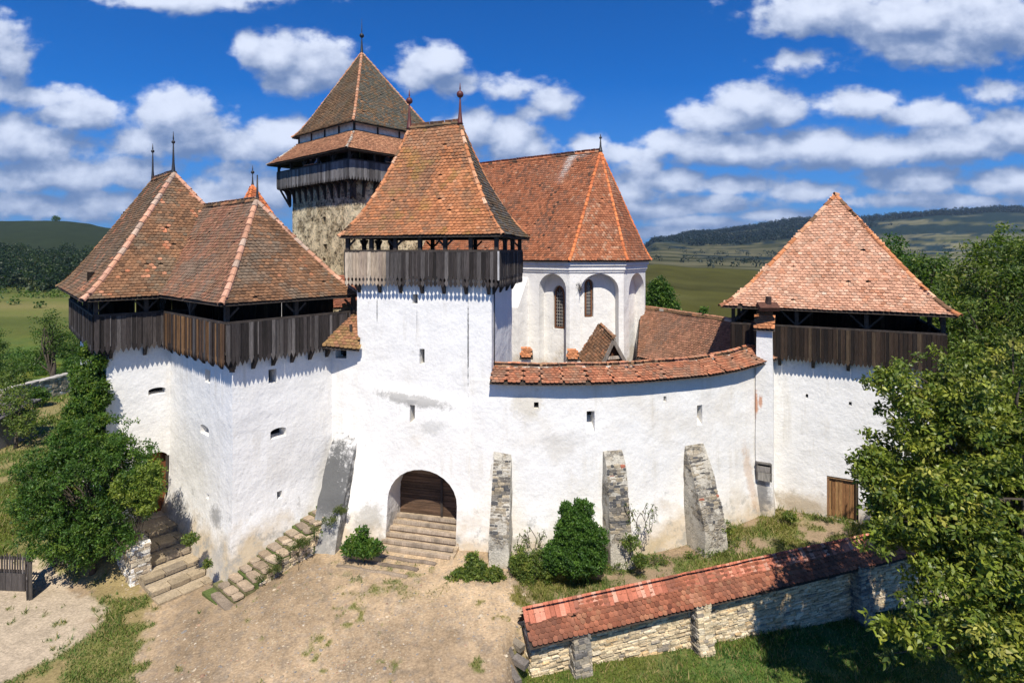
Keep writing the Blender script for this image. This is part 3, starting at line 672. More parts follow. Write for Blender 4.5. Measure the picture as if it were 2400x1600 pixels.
floor_slab(CB, [kp(-.38, -.38), kp(-.38, 6.2), kp(5.0, 6.2), kp(5.0, -.38)], 8.06)
boards(CB, kp(1.6, 6.3), kp(1.6, 1.4), ze_ + .9, 8.1, .2, 'flat', BROWNW, 'inner_screen_boards'); boards(CB, kp(1.6, 1.4), kp(5.0, 1.4), ze_ + .9, 8.1, .2, 'flat', BROWNW, 'inner_screen_boards')  # dark boards added behind the gallery to block daylight
CR = Roof(.145, .17, OLD, .65, (.20, .165, .12)); g2 = prof(.09, .16); e0 = .72
A0, A1, A2, A3 = [np.array([*p, 9.76]) for p in (kp(-e0, -e0), kp(5.1, -e0), kp(5.1, 7.6), kp(-e0, 7.6))]
T0_, T1_ = np.array([*kp(2.0, 2.35), 13.75]), np.array([*kp(2.0, 7.6), 13.75])
CR.facet(A0, A1, T0_, T0_, g2); CR.facet(A3, A0, T1_, T0_, g2, pal=[((.36, .17, .10), 3), ((.30, .16, .09), 3), ((.42, .22, .13), 2), ((.24, .14, .09), 2)]); CR.facet(A1, A2, T0_, T1_, g2)
PK = [((.55, .30, .20), 2), ((.50, .26, .16), 2), ((.42, .30, .22), 1)]
CR.cap(CR.edge(A0, A1, T0_, T0_, g2, 0), .11, .36, PK); CR.cap(CR.edge(A0, A1, T0_, T0_, g2, 1), .10, .36, PK); CR.cap([T0_, T1_], .12, .4, LICHEN)
r_ = CR.build(CB); finial(r_, T0_[0] + .0, T0_[1] + .1, 13.7, 1.15, .0001, .11, 'dmetal', .98)

b1 = v2((-16.6, 22.87)); br = v2((.737, .675)); bl_ = v2((-.675, .737)); bp = lambda a, b: b1 + br * a + bl_ * b
LB = empty('long_bastion', (*bp(3, 5), 0), 'white bastion at far left with tall brown roof, two dark spikes and arched wooden door', 'tower')
me = wallprism([bp(0, 0), bp(6.8, 0), bp(6.8, 10), bp(0, 10)], -1.4, 8.05, .35, kdisp, .035, 7.7)
bf = frame(b1, br); sb_ = lambda u: ray_hit(u, b1, br); ops = []
dcut = slot(bf, sb_(343), sb_(395), .30, zf_(1057, 24.2), .8, arch=.35)
me = boolean(me, [op(bf, sb_, 350, 386, 908, 921, .5, .12, .05, .1), dcut]); finish_wall(me, 'wall', M['pl_k'], LB)
for (fr, s0, s1, z0, z1, dp) in ops: pane(fr, s0 - .02, s1 + .02, z0 - .02, z1 + .02, -dp + .05, LB, 'embrasure')
boards(LB, bf(sb_(343) - .05, -.35, 0)[:2], bf(sb_(395) + .1, -.35, 0)[:2], zf_(1057, 24.2) + .05, .3, .16, 'flat', [((.34, .13, .045), 2), ((.26, .09, .03), 2), ((.18, .07, .03), 1)], 'arched_door')
pane(bf, sb_(343) - .1, sb_(395) + .2, .3, 3.2, -.5, LB, 'doorway')
MB().beam(bf(sb_(395) - .04, -.02, .3), bf(sb_(395) - .04, -.02, 2.75), .07, .12).build('door_post', M['dark_wood'], LB)
bo = .45; bpath = [bp(-bo, 10.2), bp(-bo, -bo), bp(3.1, -bo)]
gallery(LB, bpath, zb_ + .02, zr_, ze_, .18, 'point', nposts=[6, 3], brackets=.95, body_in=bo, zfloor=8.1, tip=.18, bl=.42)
floor_slab(LB, [bp(-.4, -.4), bp(6.9, -.4), bp(6.9, 10), bp(-.4, 10)], 8.065)
boards(LB, bp(-.4, 2.6), bp(1.2, 2.6), ze_ + 1.0, 8.1, .2, 'flat', BROWNW, 'inner_screen_boards'); boards(LB, bp(1.2, 9), bp(1.2, 1.3), ze_ + 1.0, 8.1, .2, 'flat', BROWNW, 'inner_screen_boards'); boards(LB, bp(1.2, 1.3), bp(6.6, 1.3), ze_ + 1.0, 8.1, .2, 'flat', BROWNW, 'inner_screen_boards')  # added dark boards keep light out of the bastion gallery
LR = Roof(.150, .175, OLD, .62, (.19, .155, .105)); le = .93
def patches(c, col):
    f = (fbm(c + 5, 2.4, 3) > .66) & (rng.random(len(c)) < .8); col[f] = pick([((.58, .27, .15), 1), ((.52, .2, .1), 1)], int(f.sum())) if f.any() else col[f]; return col
LR.tint = patches; CR.tint = patches
B0 = np.array([*bp(-le + .05, -le), 9.72]); B1_ = np.array([*bp(7.4, -le), 9.72]); B2_ = np.array([*bp(7.4, 10.8), 9.72]); B3_ = np.array([*bp(-le, 10.8), 9.72])
q0 = v2((-16.43, 27.2)); q1 = v2((-19.25, 29.95)); Q0_ = np.array([*q0, 15.42]); Q1_ = np.array([*q1, 15.42])
LR.facet(B0, B1_, Q0_, Q0_, g2); LR.facet(B3_, B0, Q1_, Q0_, g2, pal=LICHEN + [((.30, .17, .10), 3)]); LR.facet(B1_, B2_, Q0_, Q1_, g2); LR.facet(B2_, B3_, Q1_, Q1_, g2)
LR.cap(LR.edge(B0, B1_, Q0_, Q0_, g2, 0), .115, .38, PK); LR.cap(LR.edge(B0, B1_, Q0_, Q0_, g2, 1), .10, .36, PK); LR.cap(LR.edge(B3_, B0, Q1_, Q0_, g2, 0), .09, .36, LICHEN); LR.cap([Q0_, Q1_], .11, .4, LICHEN)
r_ = LR.build(LB); finial(r_, Q0_[0] - .05, Q0_[1], 15.3, 2.15, .085, .13, 'dmetal', .76); finial(r_, Q1_[0], Q1_[1], 15.3, 2.1, .085, .12, 'dmetal', .80)

# ------------------------------------------------------------------ stretch of curtain wall and lean-to roof between bastion and gate tower
LW = empty('curtain_wall', (-7.2, 23.8, 0), 'short white wall between corner bastion and gate tower under a small lean-to roof', 'wall')
lo_ = gp(5.6, .06); l1_ = kp(3.7, .35)
def lwdisp(x, y, z, nx, ny): return np.clip((2.9 - z) / 3.2, 0, 1.3) ** 1.5 * .30
lwo = [gp(7.6, .06), gp(5.5, .06), gp(5.5, 1.4), gp(7.6, 1.4)]
me = wallprism(lwo, -1, 7.62, .3, lwdisp, .02, 0); lf = frame(gp(7.6, .06), -ge); ls = lambda u: ray_hit(u, gp(7.6, .06), -ge)
me = boolean(me, [slot(lf, ls(786), ls(812), 7.12, 7.9, .6), slot(lf, ls(768), ls(812), .9, zf_(1056, 23.4), .7)])
finish_wall(me, 'wall', M['pl_gate'], LW)
pane(lf, ls(786), ls(812), 7.1, 7.62, -.5, LW, 'lookout'); pane(lf, ls(768), ls(815), 1.2, 3.4, -.6, LW, 'doorway')
boards(LW, lf(ls(770), -.5, 0)[:2], lf(ls(800), -.15, 0)[:2], 3.25, 1.35, .15, 'flat', BROWNW, 'side_door')
SR = Roof(.14, .17, [((.36, .17, .09), 3), ((.32, .18, .08), 2), ((.24, .12, .07), 2), ((.40, .26, .13), 1)], .35, (.26, .19, .07), moss=((.20, .16, .05), .35))
a_, b_, c_, d_ = P(757, 812, 22.75), P(842, 820, 22.95), P(806, 716, 24.2), P(850, 706, 24.4)
SR.facet(a_, b_, c_, d_, LIN); SR.build(LW)
mb = MB(); mb.beam(P(772, 812, 23.0), P(808, 722, 24.3), .1, .1); mb.beam(P(822, 760, 23.4), P(826, 812, 23.4), .1, .1); mb.build('rafter', M['dark_wood'], LW)
IR = empty('courtyard_outbuilding', (*P(790, 700, 30)[:2], 0), 'low red tiled roof glimpsed behind the left bastion eave and the gate tower', 'outbuilding')
MB().box([*P(740, 700, 30)[:2], -1], (3.2, 0, 0), (0, 4, 0), (0, 0, 8.9)).build('wall', PLAST, IR)
ir = Roof(.16, .18, REDS, .2); ir.facet(P(735, 722, 29.6), P(850, 722, 29.6), P(740, 650, 32), P(850, 650, 32)); ir.build(IR)

# ------------------------------------------------------------------ buttress at the gate's left corner (grey, bent) and lean-to
def buttress(name, label, fr, s0, s1, prof_t, mat, sub_stones=None, seed=1, jit=.03, cat='buttress', group=None, wtop=None):
    """prof_t: [(z, projection)] from bottom to top; solid between s0 and s1"""
    E_ = empty(name, fr((s0 + s1) / 2, .3, prof_t[0][0]), label, cat, group); nz = 26; nsx = 6; nt = 6; zs = np.linspace(prof_t[0][0], prof_t[-1][0], nz)
    zz, tt = np.array(prof_t).T; V = []; ring = []
    for z in zs:
        t = np.interp(z, zz, tt); ww = 1.0 if wtop is None else np.interp(z, [zs[0], zs[-1]], [1, wtop]); c = (s0 + s1) / 2; h = (s1 - s0) / 2 * ww
        rr = [(c - h, -.3 + (t + .3) * k / nt) for k in range(nt)] + [(c - h + 2 * h * k / nsx, t) for k in range(nsx)] + [(c + h, t - (t + .3) * k / nt) for k in range(nt)] + [(c + h, -.3)]
        for (s, q) in rr:
            p = fr(s, q, z); o = (fbm(p[None] + seed, 1.6, 3)[0] - .5) * 2 * jit * 2; nx = (s - c) / h; V.append(fr(s + nx * o * .6, q + (o if q > t - .01 else 0), z))
        m = len(rr)
    fs = []
    for k in range(nz - 1):
        for i in range(m): j = (i + 1) % m; fs.append((k * m + i, k * m + j, (k + 1) * m + j, (k + 1) * m + i))
    fs.append(tuple(range(m))[::-1]); fs.append(tuple((nz - 1) * m + i for i in range(m)))
    mb = MB(); mb.add(V, fs); ob = mb.build('masonry', mat, E_, True); ob.data.set_sharp_from_angle(angle=math.radians(40))
    if sub_stones: E_['tmp'] = 1; del E_['tmp']
    if False:
        sb = MB()
        for _ in range(sub_stones[0]):
            z = rng.uniform(*sub_stones[1]); t = np.interp(z, zz, tt); s = rng.uniform(s0 + .1, s1 - .1); w, h2 = rng.uniform(.12, .3), rng.uniform(.06, .14); w = min(w, s1 - s)
            col = pick([((.22, .20, .18), 3), ((.34, .28, .20), 2), ((.14, .135, .13), 2), ((.42, .35, .25), 1), ((.42, .16, .09), .35)], 1)[0]
            sl_ = np.interp(z + h2, zz, tt) - t; o = fr(s, t - .06, z); sb.box(o, fr(s + w, t - .06, z) - o, fr(s, t + .035 + rng.uniform(0, .03), z) - o, fr(s, t - .06 + sl_, z + h2) - o, tuple(col), .018)
        sb.build('exposed_stones', M['stone'], E_)
    return E_
M['pl_grey'] = plaster('grey_weathered_plaster', foot=(-.2, 1.6), footcol=(.34, .31, .26), stains=[(*(lf(ls(803), 1.2, 0)[:2]), 2.4, 1.5, 2.6, .12, (.085, .085, .082), .95), (*(lf(ls(785), 1.4, 0)[:2]), .3, 1.0, .9, .0, (.28, .275, .26), .7)], grime=.3)
buttress('gate_buttress', 'thick grey-streaked buttress left of the gate arch, beside the top of the stairs', lf, ls(786), ls(842), [(-.5, 2.05), (.6, 1.75), (1.6, 1.30), (2.6, .85), (3.5, .45), (4.15, -.1)], M['pl_grey'], jit=.05)

# ------------------------------------------------------------------ curved curtain wall right of the gate, with tiled coping
def crm(pts, n=10):
    pts = [v2(p) for p in pts]; o = []
    for i in range(len(pts) - 1):
        p0 = pts[max(0, i - 1)]; p1 = pts[i]; p2 = pts[i + 1]; p3 = pts[min(len(pts) - 1, i + 2)]
        for k in range(n):
            t = k / n; o.append(.5 * ((2 * p1) + (-p0 + p2) * t + (2 * p0 - 5 * p1 + 4 * p2 - p3) * t * t + (-p0 + 3 * p1 - 3 * p2 + p3) * t ** 3))
    o.append(pts[-1]); return np.array(o)
cw = crm([(-1.6, 22.12), (-.2, 21.92), (1.65, 21.85), (4.25, 22.2), (7.1, 23.1), (9.3, 24.0), (11.6, 25.2)], 8)
tn = np.gradient(cw, axis=0); tn /= np.linalg.norm(tn, axis=1)[:, None]; nn = np.c_[tn[:, 1], -tn[:, 0]]
back = cw - nn * .95
CW = empty('curved_curtain_wall', (4.3, 22.6, 0), 'long curved white wall right of the gate, capped with mottled red tiles', 'wall')
outl = [tuple(p) for p in cw] + [tuple(p) for p in back[::-1]]
def cwdisp(x, y, z, nx, ny): f = np.clip(-ny * 2, 0, 1); return f * (np.clip((2.2 - z) / 3.2, 0, 1.3) ** 1.5 * .42 + .06 * np.clip((6 - z) / 5, 0, 1))
def cwtop(x, y): return np.interp(x, [-1, 5, 8, 10, 11.4], [6.55, 6.5, 6.5, 6.62, 6.85])
me = wallprism(outl, -1.0, 6.55, .3, cwdisp, .035, 1.7, topz=cwtop)
def cwf(u):     # local frame of the wall where column u crosses it
    r = (u - 1200) / F; i = int(np.argmin(np.abs(cw[:, 0] / cw[:, 1] - r))); o = cw[i]; e = tn[i]; return frame(o, e), ray_hit(u, o, e), o
ops = []; cuts = []
for (u0, u1, v0, v1, dp, sp, si) in ((1252, 1262, 942, 957, .7, .1, 0), (1376, 1393, 963, 978, .8, .12, .62), (1555, 1562, 929, 942, .7, .1, 0), (1632, 1646, 948, 960, .8, .1, .62)):
    fr, s, o = cwf((u0 + u1) / 2); hw = (u1 - u0) / 2 / F * o[1] / abs(1); z0, z1 = zf_(v1, o[1]), zf_(v0, o[1]); cuts.append(slot(fr, s - hw, s + hw, z0, z1, dp, sp, si)); ops.append((fr, s - hw, s + hw, z0, z1, dp))
me = boolean(me, cuts)
pst = lambda u, v, sx, sz, col, amt: (*(cwf(u)[0](cwf(u)[1], .2, 0)[:2]), zf_(v, cwf(u)[2][1]), sx, sz, .2, col, amt)
M['pl_cw'] = plaster('curtain_plaster', foot=(-.5, 2.0), grime=.65, stains=[pst(1235, 950, .7, .6, (.52, .46, .34), .5), pst(1330, 1240, .8, .6, (.50, .45, .35), .4), pst(1500, 1280, 1.3, .3, (.45, .35, .20), .6), pst(1690, 1240, .9, .4, (.45, .35, .20), .7), pst(1752, 1120, .25, 1.6, (.52, .34, .20), .5), pst(1320, 1040, 1.0, .5, (.50, .47, .42), .4)])
finish_wall(me, 'wall', M['pl_cw'], CW)
for (fr, s0, s1, z0, z1, dp) in ops: pane(fr, s0 - .02, s1 + .02, z0 - .02, z1 + .02, -min(dp, .5) + .03, CW, 'loophole')
CO = Roof(.135, .165, [((.50, .22, .12), 3), ((.44, .17, .09), 3), ((.36, .17, .10), 2), ((.52, .30, .19), 1.5), ((.24, .14, .09), 1)], .5, (.22, .18, .13))
sel = np.arange(5, len(cw), 3); sel[-1] = len(cw) - 1
for i, j in zip(sel[:-1], sel[1:]):
    za, zb2 = cwtop(cw[i, 0], 0), cwtop(cw[j, 0], 0)
    f = lambda k, o, z: np.array([*(cw[k] + nn[k] * o), z])
    CO.facet(f(i, .42, za + .0), f(j, .42, zb2 + .0), f(i, -.42, za + .52), f(j, -.42, zb2 + .52)); CO.facet(f(j, -1.25, zb2), f(i, -1.25, za), f(j, -.42, zb2 + .52), f(i, -.42, za + .52))
CO.cap([np.array([*(cw[i] - nn[i] * .42), cwtop(cw[i, 0], 0) + .53]) for i in range(5, len(cw))], .10, .36, LICHEN + [((.5, .24, .14), 3)])
co_ = CO.build(CW)
mm = MB(); rd = [np.array([*(cw[i] - nn[i] * .42), cwtop(cw[i, 0], 0) + .45]) for i in range(5, len(cw))]; mm.tube(rd, [.13] * len(rd), 6, (.42, .38, .32)); mm.sub('mortar_ridge', M['stone'], co_)

BE = []
M['rub_b'] = material('buttress_rubble', (1, 1, 1), .95, .2, 2, .2, 20, .8, .05, extra=rubble_extra((3.2, 3.2, 6.5), (.36, .31, .23), ((.22, .195, .16), (.40, .34, .25), (.08, .078, .075)), plasteramt=.35, plcol=(.50, .46, .38)))
for (u0, u1, zt, pr, lab, ns) in ((1153, 1204, 3.85, [(-.6, 1.35), (.9, 1.15), (2.1, .75), (3.1, .38), (3.85, -.05)], 'rough stone buttress nearest the gate arch, tall and narrow', 46),
                                  (1405, 1462, 3.75, [(-.6, 1.15), (.8, 1.0), (2.2, .75), (3.3, .45), (3.75, .1)], 'dark stone buttress beside the conical evergreen bush', 70),
                                  (1590, 1656, 3.6, [(-.6, 1.5), (.6, 1.45), (1.5, 1.15), (2.6, .62), (3.6, .1)], 'wide leaning stone buttress farthest from the gate', 60)):
    fr, s, o = cwf((u0 + u1) / 2); hw = (u1 - u0) / 2 / F * (o[1] - .8)
    BE.append((buttress('wall_buttress', lab, fr, s - hw, s + hw, pr, M['rub_b'], None, u0, .055, group='stone buttresses along the curved wall', wtop=.8), fr, s - hw, s + hw, pr, zt))
# ------------------------------------------------------------------ right tower with the pale pyramid roof
t0 = v2((10.64, 25.9)); te = v2((.891, -.454)); tb = v2((.454, .891)); tp = lambda a, b: t0 + te * a + tb * b
RT = empty('corner_tower', (*tp(3.5, 3.5), 0), 'white square tower at right with a pale orange pyramid roof and dark brown board gallery', 'tower')
me = wallprism([tp(0, 0), tp(7.15, 0), tp(7.15, 7.1), tp(0, 7.1)], -1.4, 7.2, .32, lambda x, y, z, nx, ny: np.clip((1.4 - z) / 2.5, 0, 1) ** 1.4 * .22, .035, 5.5)
rf = frame(t0, te); rs = lambda u: ray_hit(u, t0, te)
Dd = rf(rs(1975), 0, 0)[1]; dz0, dz1 = .08, zf_(1120, Dd); ds0, ds1 = rs(1938), rs(2012)
me = boolean(me, [slot(rf, ds0, ds1, dz0, dz1, .5), slot(rf, rs(1889), rs(1894), 5.15, 5.32, .5, .2), slot(rf, rs(1990), rs(1996), 5.02, 5.18, .5, .2)])
M['pl_t'] = plaster('tower_plaster', foot=(-.2, 1.9), footcol=(.42, .34, .24), grime=.3, stains=[(*(rf(rs(1870), .2, 0)[:2]), .45, .9, .42, -.2, (.40, .33, .24), .85), (*(rf(rs(2080), .2, 0)[:2]), .5, .8, .6, 0, (.40, .36, .30), .7)])
finish_wall(me, 'wall', M['pl_t'], RT)
for u, z in ((1891.5, 5.23), (1993, 5.1)): pane(rf, rs(u) - .06, rs(u) + .06, z - .1, z + .1, -.4, RT, 'loophole')
def doorpal(f): return [((.24, .12, .05), 3), ((.16, .08, .035), 2), ((.30, .17, .07), 1)]
dr = boards(RT, rf(ds0 + .06, -.18, 0)[:2], rf(ds1 - .04, -.18, 0)[:2], dz1 - .08, dz0 + .05, .13, 'flat', doorpal(0), 'plank_door')
fm = MB(); fm.beam(rf(ds0, -.10, dz1 - .05), rf(ds1, -.10, dz1 - .05), .12, .10, (.30, .18, .09)); fm.beam(rf(ds0 + .04, -.10, dz0), rf(ds0 + .04, -.10, dz1), .08, .12, (.22, .12, .06), up=(te[0], te[1], 0)); fm.beam(rf(ds1 - .04, -.08, dz0 - .3), rf(ds1 - .04, -.08, dz1), .08, .12, (.05, .035, .02), up=(te[0], te[1], 0)); fm.build('door_frame', M['wood'], RT)
to = .40; tpath = [tp(-to, 7.5), tp(-to, -to), tp(7.15 + to, -to), tp(7.15 + to, 7.5), tp(-to, 7.5)]
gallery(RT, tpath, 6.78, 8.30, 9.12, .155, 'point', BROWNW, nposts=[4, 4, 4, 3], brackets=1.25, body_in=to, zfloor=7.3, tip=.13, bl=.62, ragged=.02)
floor_slab(RT, [tp(-.36, -.36), tp(7.5, -.36), tp(7.5, 7.5), tp(-.36, 7.5)], 7.22)
boards(RT, tp(.6, 4.4), tp(7.3, 4.4)[::1], 9.8, 7.3, .2, 'flat', BROWNW, 'inner_screen_boards') 
TR = Roof(.158, .185, PALE, .10, (.36, .27, .16)); gt = prof(.10, .15)
c4 = [np.array([*tp(-.85, -.85), 9.12]), np.array([*tp(7.9, -.85), 9.12]), np.array([*tp(7.9, 7.9), 9.12]), np.array([*tp(-.85, 7.9), 9.12])]; ap = np.array([15.75, 27.2, 14.35])
for i in range(4): TR.facet(c4[i], c4[(i + 1) % 4], ap, ap, gt, pal=PALE if i == 0 else ORANGE)
for i in range(4): TR.cap(TR.edge(c4[i], c4[(i + 1) % 4], ap, ap, gt, 0), .105, .38, ORANGE + [((.62, .36, .22), 2)])
TR.cap([ap + V3((-.1, 0, 0.02)), ap + V3((.14, -.02, 0.0))], .13, .24, ORANGE); tr = TR.build(RT)
ch = MB(); q = P(1799, 722, 24.3); ch.box(q + V3((-.42, -.15, -.12)), (.84, -.05, 0), (0, .35, .22), (0, -.1, .16), (.10, .045, .03)); ch.tube([q + V3((.03, .05, .0)), q + V3((.05, .0, .5))], [.14, .12], 10, (.05, .03, .025)); ch.sub('metal_flue', material('rusty_sheet', (1, 1, 1), .7, .4, 8, .3, 30, .3), tr)

# pilaster (tall narrow chimney-like pier)
PI = empty('pier', (11.0, 24.9, 0), 'tall slender white pier with tiny tiled cap between curved wall and right tower', 'pier')
pf = frame((10.44, 24.80), te); pss = lambda u: ray_hit(u, (10.44, 24.80), te)
a_, b_ = pss(1771), pss(1812)
pd = lambda x, y, z, nx, ny: np.clip((1.5 - z) / 2.3, 0, 1) ** 1.5 * .16 + np.clip((z - 1.9) / .3, 0, 1) * 0 - .04 * np.clip((z - 6) / 2, 0, 1)
me = wallprism([pf(a_, 0, 0)[:2], pf(b_, 0, 0)[:2], pf(b_, -1.8, 0)[:2], pf(a_, -1.8, 0)[:2]], -1.2, 8.35, .22, pd, .02, 2.2)
M['pl_p'] = plaster('pier_plaster', foot=(-.2, 1.6), grime=.4, stains=[(*(pf((a_ + b_) / 2 - .1, .1, 0)[:2]), .9, .40, .85, 0, (.15, .145, .14), .85), (*(pf(a_ + .05, .1, 0)[:2]), 4.9, .10, .55, 0, (.50, .22, .10), .85), (*(pf(a_ + .25, .1, 0)[:2]), 5.05, .09, .3, 0, (.48, .2, .09), .8), (*(pf(a_ - .05, .1, 0)[:2]), 3.6, .06, 1.2, 0, (.55, .32, .18), .5)])
finish_wall(me, 'wall', M['pl_p'], PI)
bx = MB()   # hollow wooden letter-box-like hatch
z0, z1 = zf_(1128, 24.3), zf_(1086, 24.3); sa, sb2 = pss(1774), pss(1806)
for (zz0, zz1, cc) in ((z0, z0 + .36, (.26, .24, .21)), (z0 + .37, z1 - .16, (.22, .20, .18))):
    o = pf(sa, .16, zz0); bx.box(o, pf(sb2, .16, zz0) - o, pf(sa, .0, zz0) - o, (0, 0, zz1 - zz0), cc, .01)
bx.beam(pf(sa - .02, .08, z1 - .03), pf(sb2 + .02, .08, z1 - .03), .2, .05, (.12, .11, .10)); bx.beam(pf(sa, .08, z0), pf(sa, .08, z1), .18, .04, (.12, .11, .1)); bx.beam(pf(sb2, .08, z0), pf(sb2, .08, z1), .18, .04, (.12, .11, .1))
hx = bx.build('wooden_hatch', M['wood'], PI); pane(pf, sa + .03, sb2 - .03, z1 - .16, z1 - .06, .03, PI, 'hatch_gap')
PR = Roof(.15, .17, ORANGE, .1); PR.miss = 0
PR.facet(pf(a_ - .08, .16, 8.22), pf(b_ + .08, .16, 8.22), pf(a_ - .05, -.42, 8.80), pf(b_ + .05, -.42, 8.80)); PR.build(PI)

# ------------------------------------------------------------------ church
ca = v2((.813, -.582)); A = v2((3.4, 33.0)); s_ = 3.35
rot = lambda v, d: v2((v[0] * math.cos(math.radians(d)) - v[1] * math.sin(math.radians(d)), v[0] * math.sin(math.radians(d)) + v[1] * math.cos(math.radians(d))))
Bc = A + rot(ca, 45) * s_; Cc = Bc + rot(ca, 90) * s_; Ec = Cc + rot(ca, 135) * s_; Af = A - ca * 15; Ef = Ec - ca * 15
CH = empty('church', (0, 36, 0), 'white church with tall gothic windows in arched niches and steep orange tiled roof', 'church')
zt = 11.0
me = wallprism([Af, A, Bc, Cc, Ec, Ef], 1.0, zt, .45, lambda x, y, z, nx, ny: .05 * np.clip((7 - z) / 3, 0, 1), .02, 8.8)
fw = frame(Af, ca); fA = frame(A, rot(ca, 45)); fB = frame(Bc, rot(ca, 90)); w1 = lambda u: ray_hit(u, Af, ca); w2 = lambda u: ray_hit(u, A, rot(ca, 45)); w3 = lambda u: ray_hit(u, Bc, rot(ca, 90))
nich = [(fw, w1(1263), w1(1327), zf_(641, 33.6)), (fA, w2(1360), w2(1450), zf_(641, 33.3)), (fB, w3(1474), w3(1510), zf_(640, 34.9))]
cuts = [slot(f, a, b, 2.0, z, .62 if f is not fw else .62, arch=(b - a) / 2 * (1.0 if k != 1 else .85)) for k, (f, a, b, z) in enumerate(nich)]
wins = [(fw, w1(1286), w1(1309), zf_(770, 34), zf_(669, 34), .62), (fA, w2(1379), w2(1396), zf_(742, 33.9), zf_(654, 33.9), .62)]
for (f, a, b, z0, z1, t) in wins:
    cuts.append(slot(f, a - .03, b + .03, z0, z1, t + .35, splay=.35, arch=(b - a) * .8, out=-.3, sill=.12))
me = boolean(me, cuts)
M['pl_c'] = plaster('church_plaster', foot=(3, 6.5), grime=.12, groundz=0); finish_wall(me, 'wall', M['pl_c'], CH)
for (f, a, b, z0, z1, t) in wins:
    c = (a + b) / 2; ah = (b - a) * .9; zs = z1 - ah; h = (b - a) / 2
    def outline(h_, zlo, k=9, e=0):
        pts = [(-h_, zlo), (h_, zlo)]
        for q in range(k + 1): x = h_ * (1 - q / k); pts.append((x, zs + (ah + e) * math.sin(math.acos(min(1, (x + h_) / (2 * h_)))) / math.sin(math.acos(.5))))
        for q in range(1, k + 1): x = -h_ * q / k; pts.append((x, zs + (ah + e) * math.sin(math.acos(min(1, (-x + h_) / (2 * h_)))) / math.sin(math.acos(.5))))
        return pts
    th = t + .16
    o1, o2 = outline(h, z0, e=0), outline(h - .09, z0 + .09, e=-.09); mb = MB(); n = len(o1)
    vs = [f(c + x, -th + .09, z) for x, z in o1] + [f(c + x, -th + .09, z) for x, z in o2] + [f(c + x, -th, z) for x, z in o1] + [f(c + x, -th, z) for x, z in o2]
    fs = []
    for i in range(n):
        j = (i + 1) % n; fs += [(i, j, n + j, n + i), (2 * n + i, 3 * n + i, 3 * n + j, 2 * n + j), (i, 2 * n + i, 2 * n + j, j), (n + i, n + j, 3 * n + j, 3 * n + i)]
    mb.add(vs, fs, (.16, .07, .035)); wn = mb.build('window', M['wood'], CH)
    gl = MB(); gl.prism([f(c + x, -th + .03, z) for x, z in o2], f(0, -.02, 0) - f(0, 0, 0), (.02, .022, .03)); gl.sub('pane', material('leaded_glass', (1, 1, 1), .18, .2, 6, .2, 20, .1, spec=.8), wn)
    lt = MB(); hh = h - .09
    for k in (-.33, 0, .33): lt.beam(f(c + hh * k * 1.9, -th + .055, z0 + .1), f(c + hh * k * 1.9, -th + .055, z1 - (.14 if k == 0 else .42)), .022, .022, (.32, .30, .27))
    zz = z0 + .25
    while zz < z1 - .5: lt.beam(f(c - hh, -th + .05, zz), f(c + hh, -th + .05, zz), .03, .035, (.30, .27, .23)); zz += .2
    for sg in (-1, 1): lt.beam(f(c, -th + .055, z1 - .6), f(c + sg * hh * .7, -th + .055, z1 - .38), .025, .025, (.32, .3, .27))
    lt.sub('lattice', M['stone'], wn)
# moulded cornice
cn = MB(); ring = [Af, A, Bc, Cc, Ec]; 
for (off, z0, z1) in ((.06, zt - .62, zt - .48), (.12, zt - .48, zt - .22), (.20, zt - .22, zt + .04)):
    for i in range(4):
        a, b = ring[i], ring[i + 1]; e = (b - a) / np.linalg.norm(b - a); n = v2((e[1], -e[0])); k = math.tan(math.radians(22.5)) * off
        s0 = -k if i else 0; o = np.array([*(a + e * s0 - n * .2), z0]); cn.box(o, [*((b - a) + e * (k - s0)), 0], [*(n * (off + .2)), 0], (0, 0, z1 - z0 - .003 * i))
cn.build('cornice', M['pl_c'], CH)
bt = MB()   # sloping buttress against the nave, seen past the gate tower
for (u0, dz) in ((1207, 0),):
    s = w1(u0); bt.prism([fw(s, -.1, 1), fw(s, 1.3, 1), fw(s, 1.1, 8.2), fw(s, -.1, 10.2)], fw(1.0, 0, 0) - fw(0, 0, 0))
bt.build('side_buttress', M['pl_c'], CH)
KR_ = Roof(.165, .175, CHURCH, .38, (.22, .13, .09)); gk = prof(.035, .08); ov = .32; zr = 18.1; ze2 = 11.06
ax = v2((5.75, 36.3)) ; axf = ax - ca * 15
def off(p, q): return p + q * ov
n0 = v2((ca[1], -ca[0])); n1 = rot(n0, 45); n2 = rot(n0, 90); n3 = rot(n0, 135); n4 = rot(n0, 180); tk = ov / math.cos(math.radians(22.5))
cor = lambda p, m, n_: p + (m + n_) / np.linalg.norm(m + n_) * tk
pts2 = [Af + n0 * ov, cor(A, n0, n1), cor(Bc, n1, n2), cor(Cc, n2, n3), cor(Ec, n3, n4), Ef + n4 * ov]; p3_ = [np.array([*p, ze2]) for p in pts2]
apx = np.array([*ax, zr]); apf = np.array([*axf, zr])
KR_.facet(p3_[0], p3_[1], apf, apx, gk)
for i in (1, 2, 3): KR_.facet(p3_[i], p3_[i + 1], apx, apx, gk, pal=CHURCH + [((.50, .25, .15), 4)])
KR_.facet(p3_[4], p3_[5], apx, apf, gk)
OC = [((.62, .20, .07), 3), ((.55, .16, .06), 2)]
for i in (1, 2, 3, 4): KR_.cap(KR_.edge(p3_[i], p3_[i + 1] if i < 4 else p3_[5], apx, apx if i < 4 else apf, gk, 0), .10, .33, OC)
KR_.cap([apf, apx], .11, .36, CHURCH)
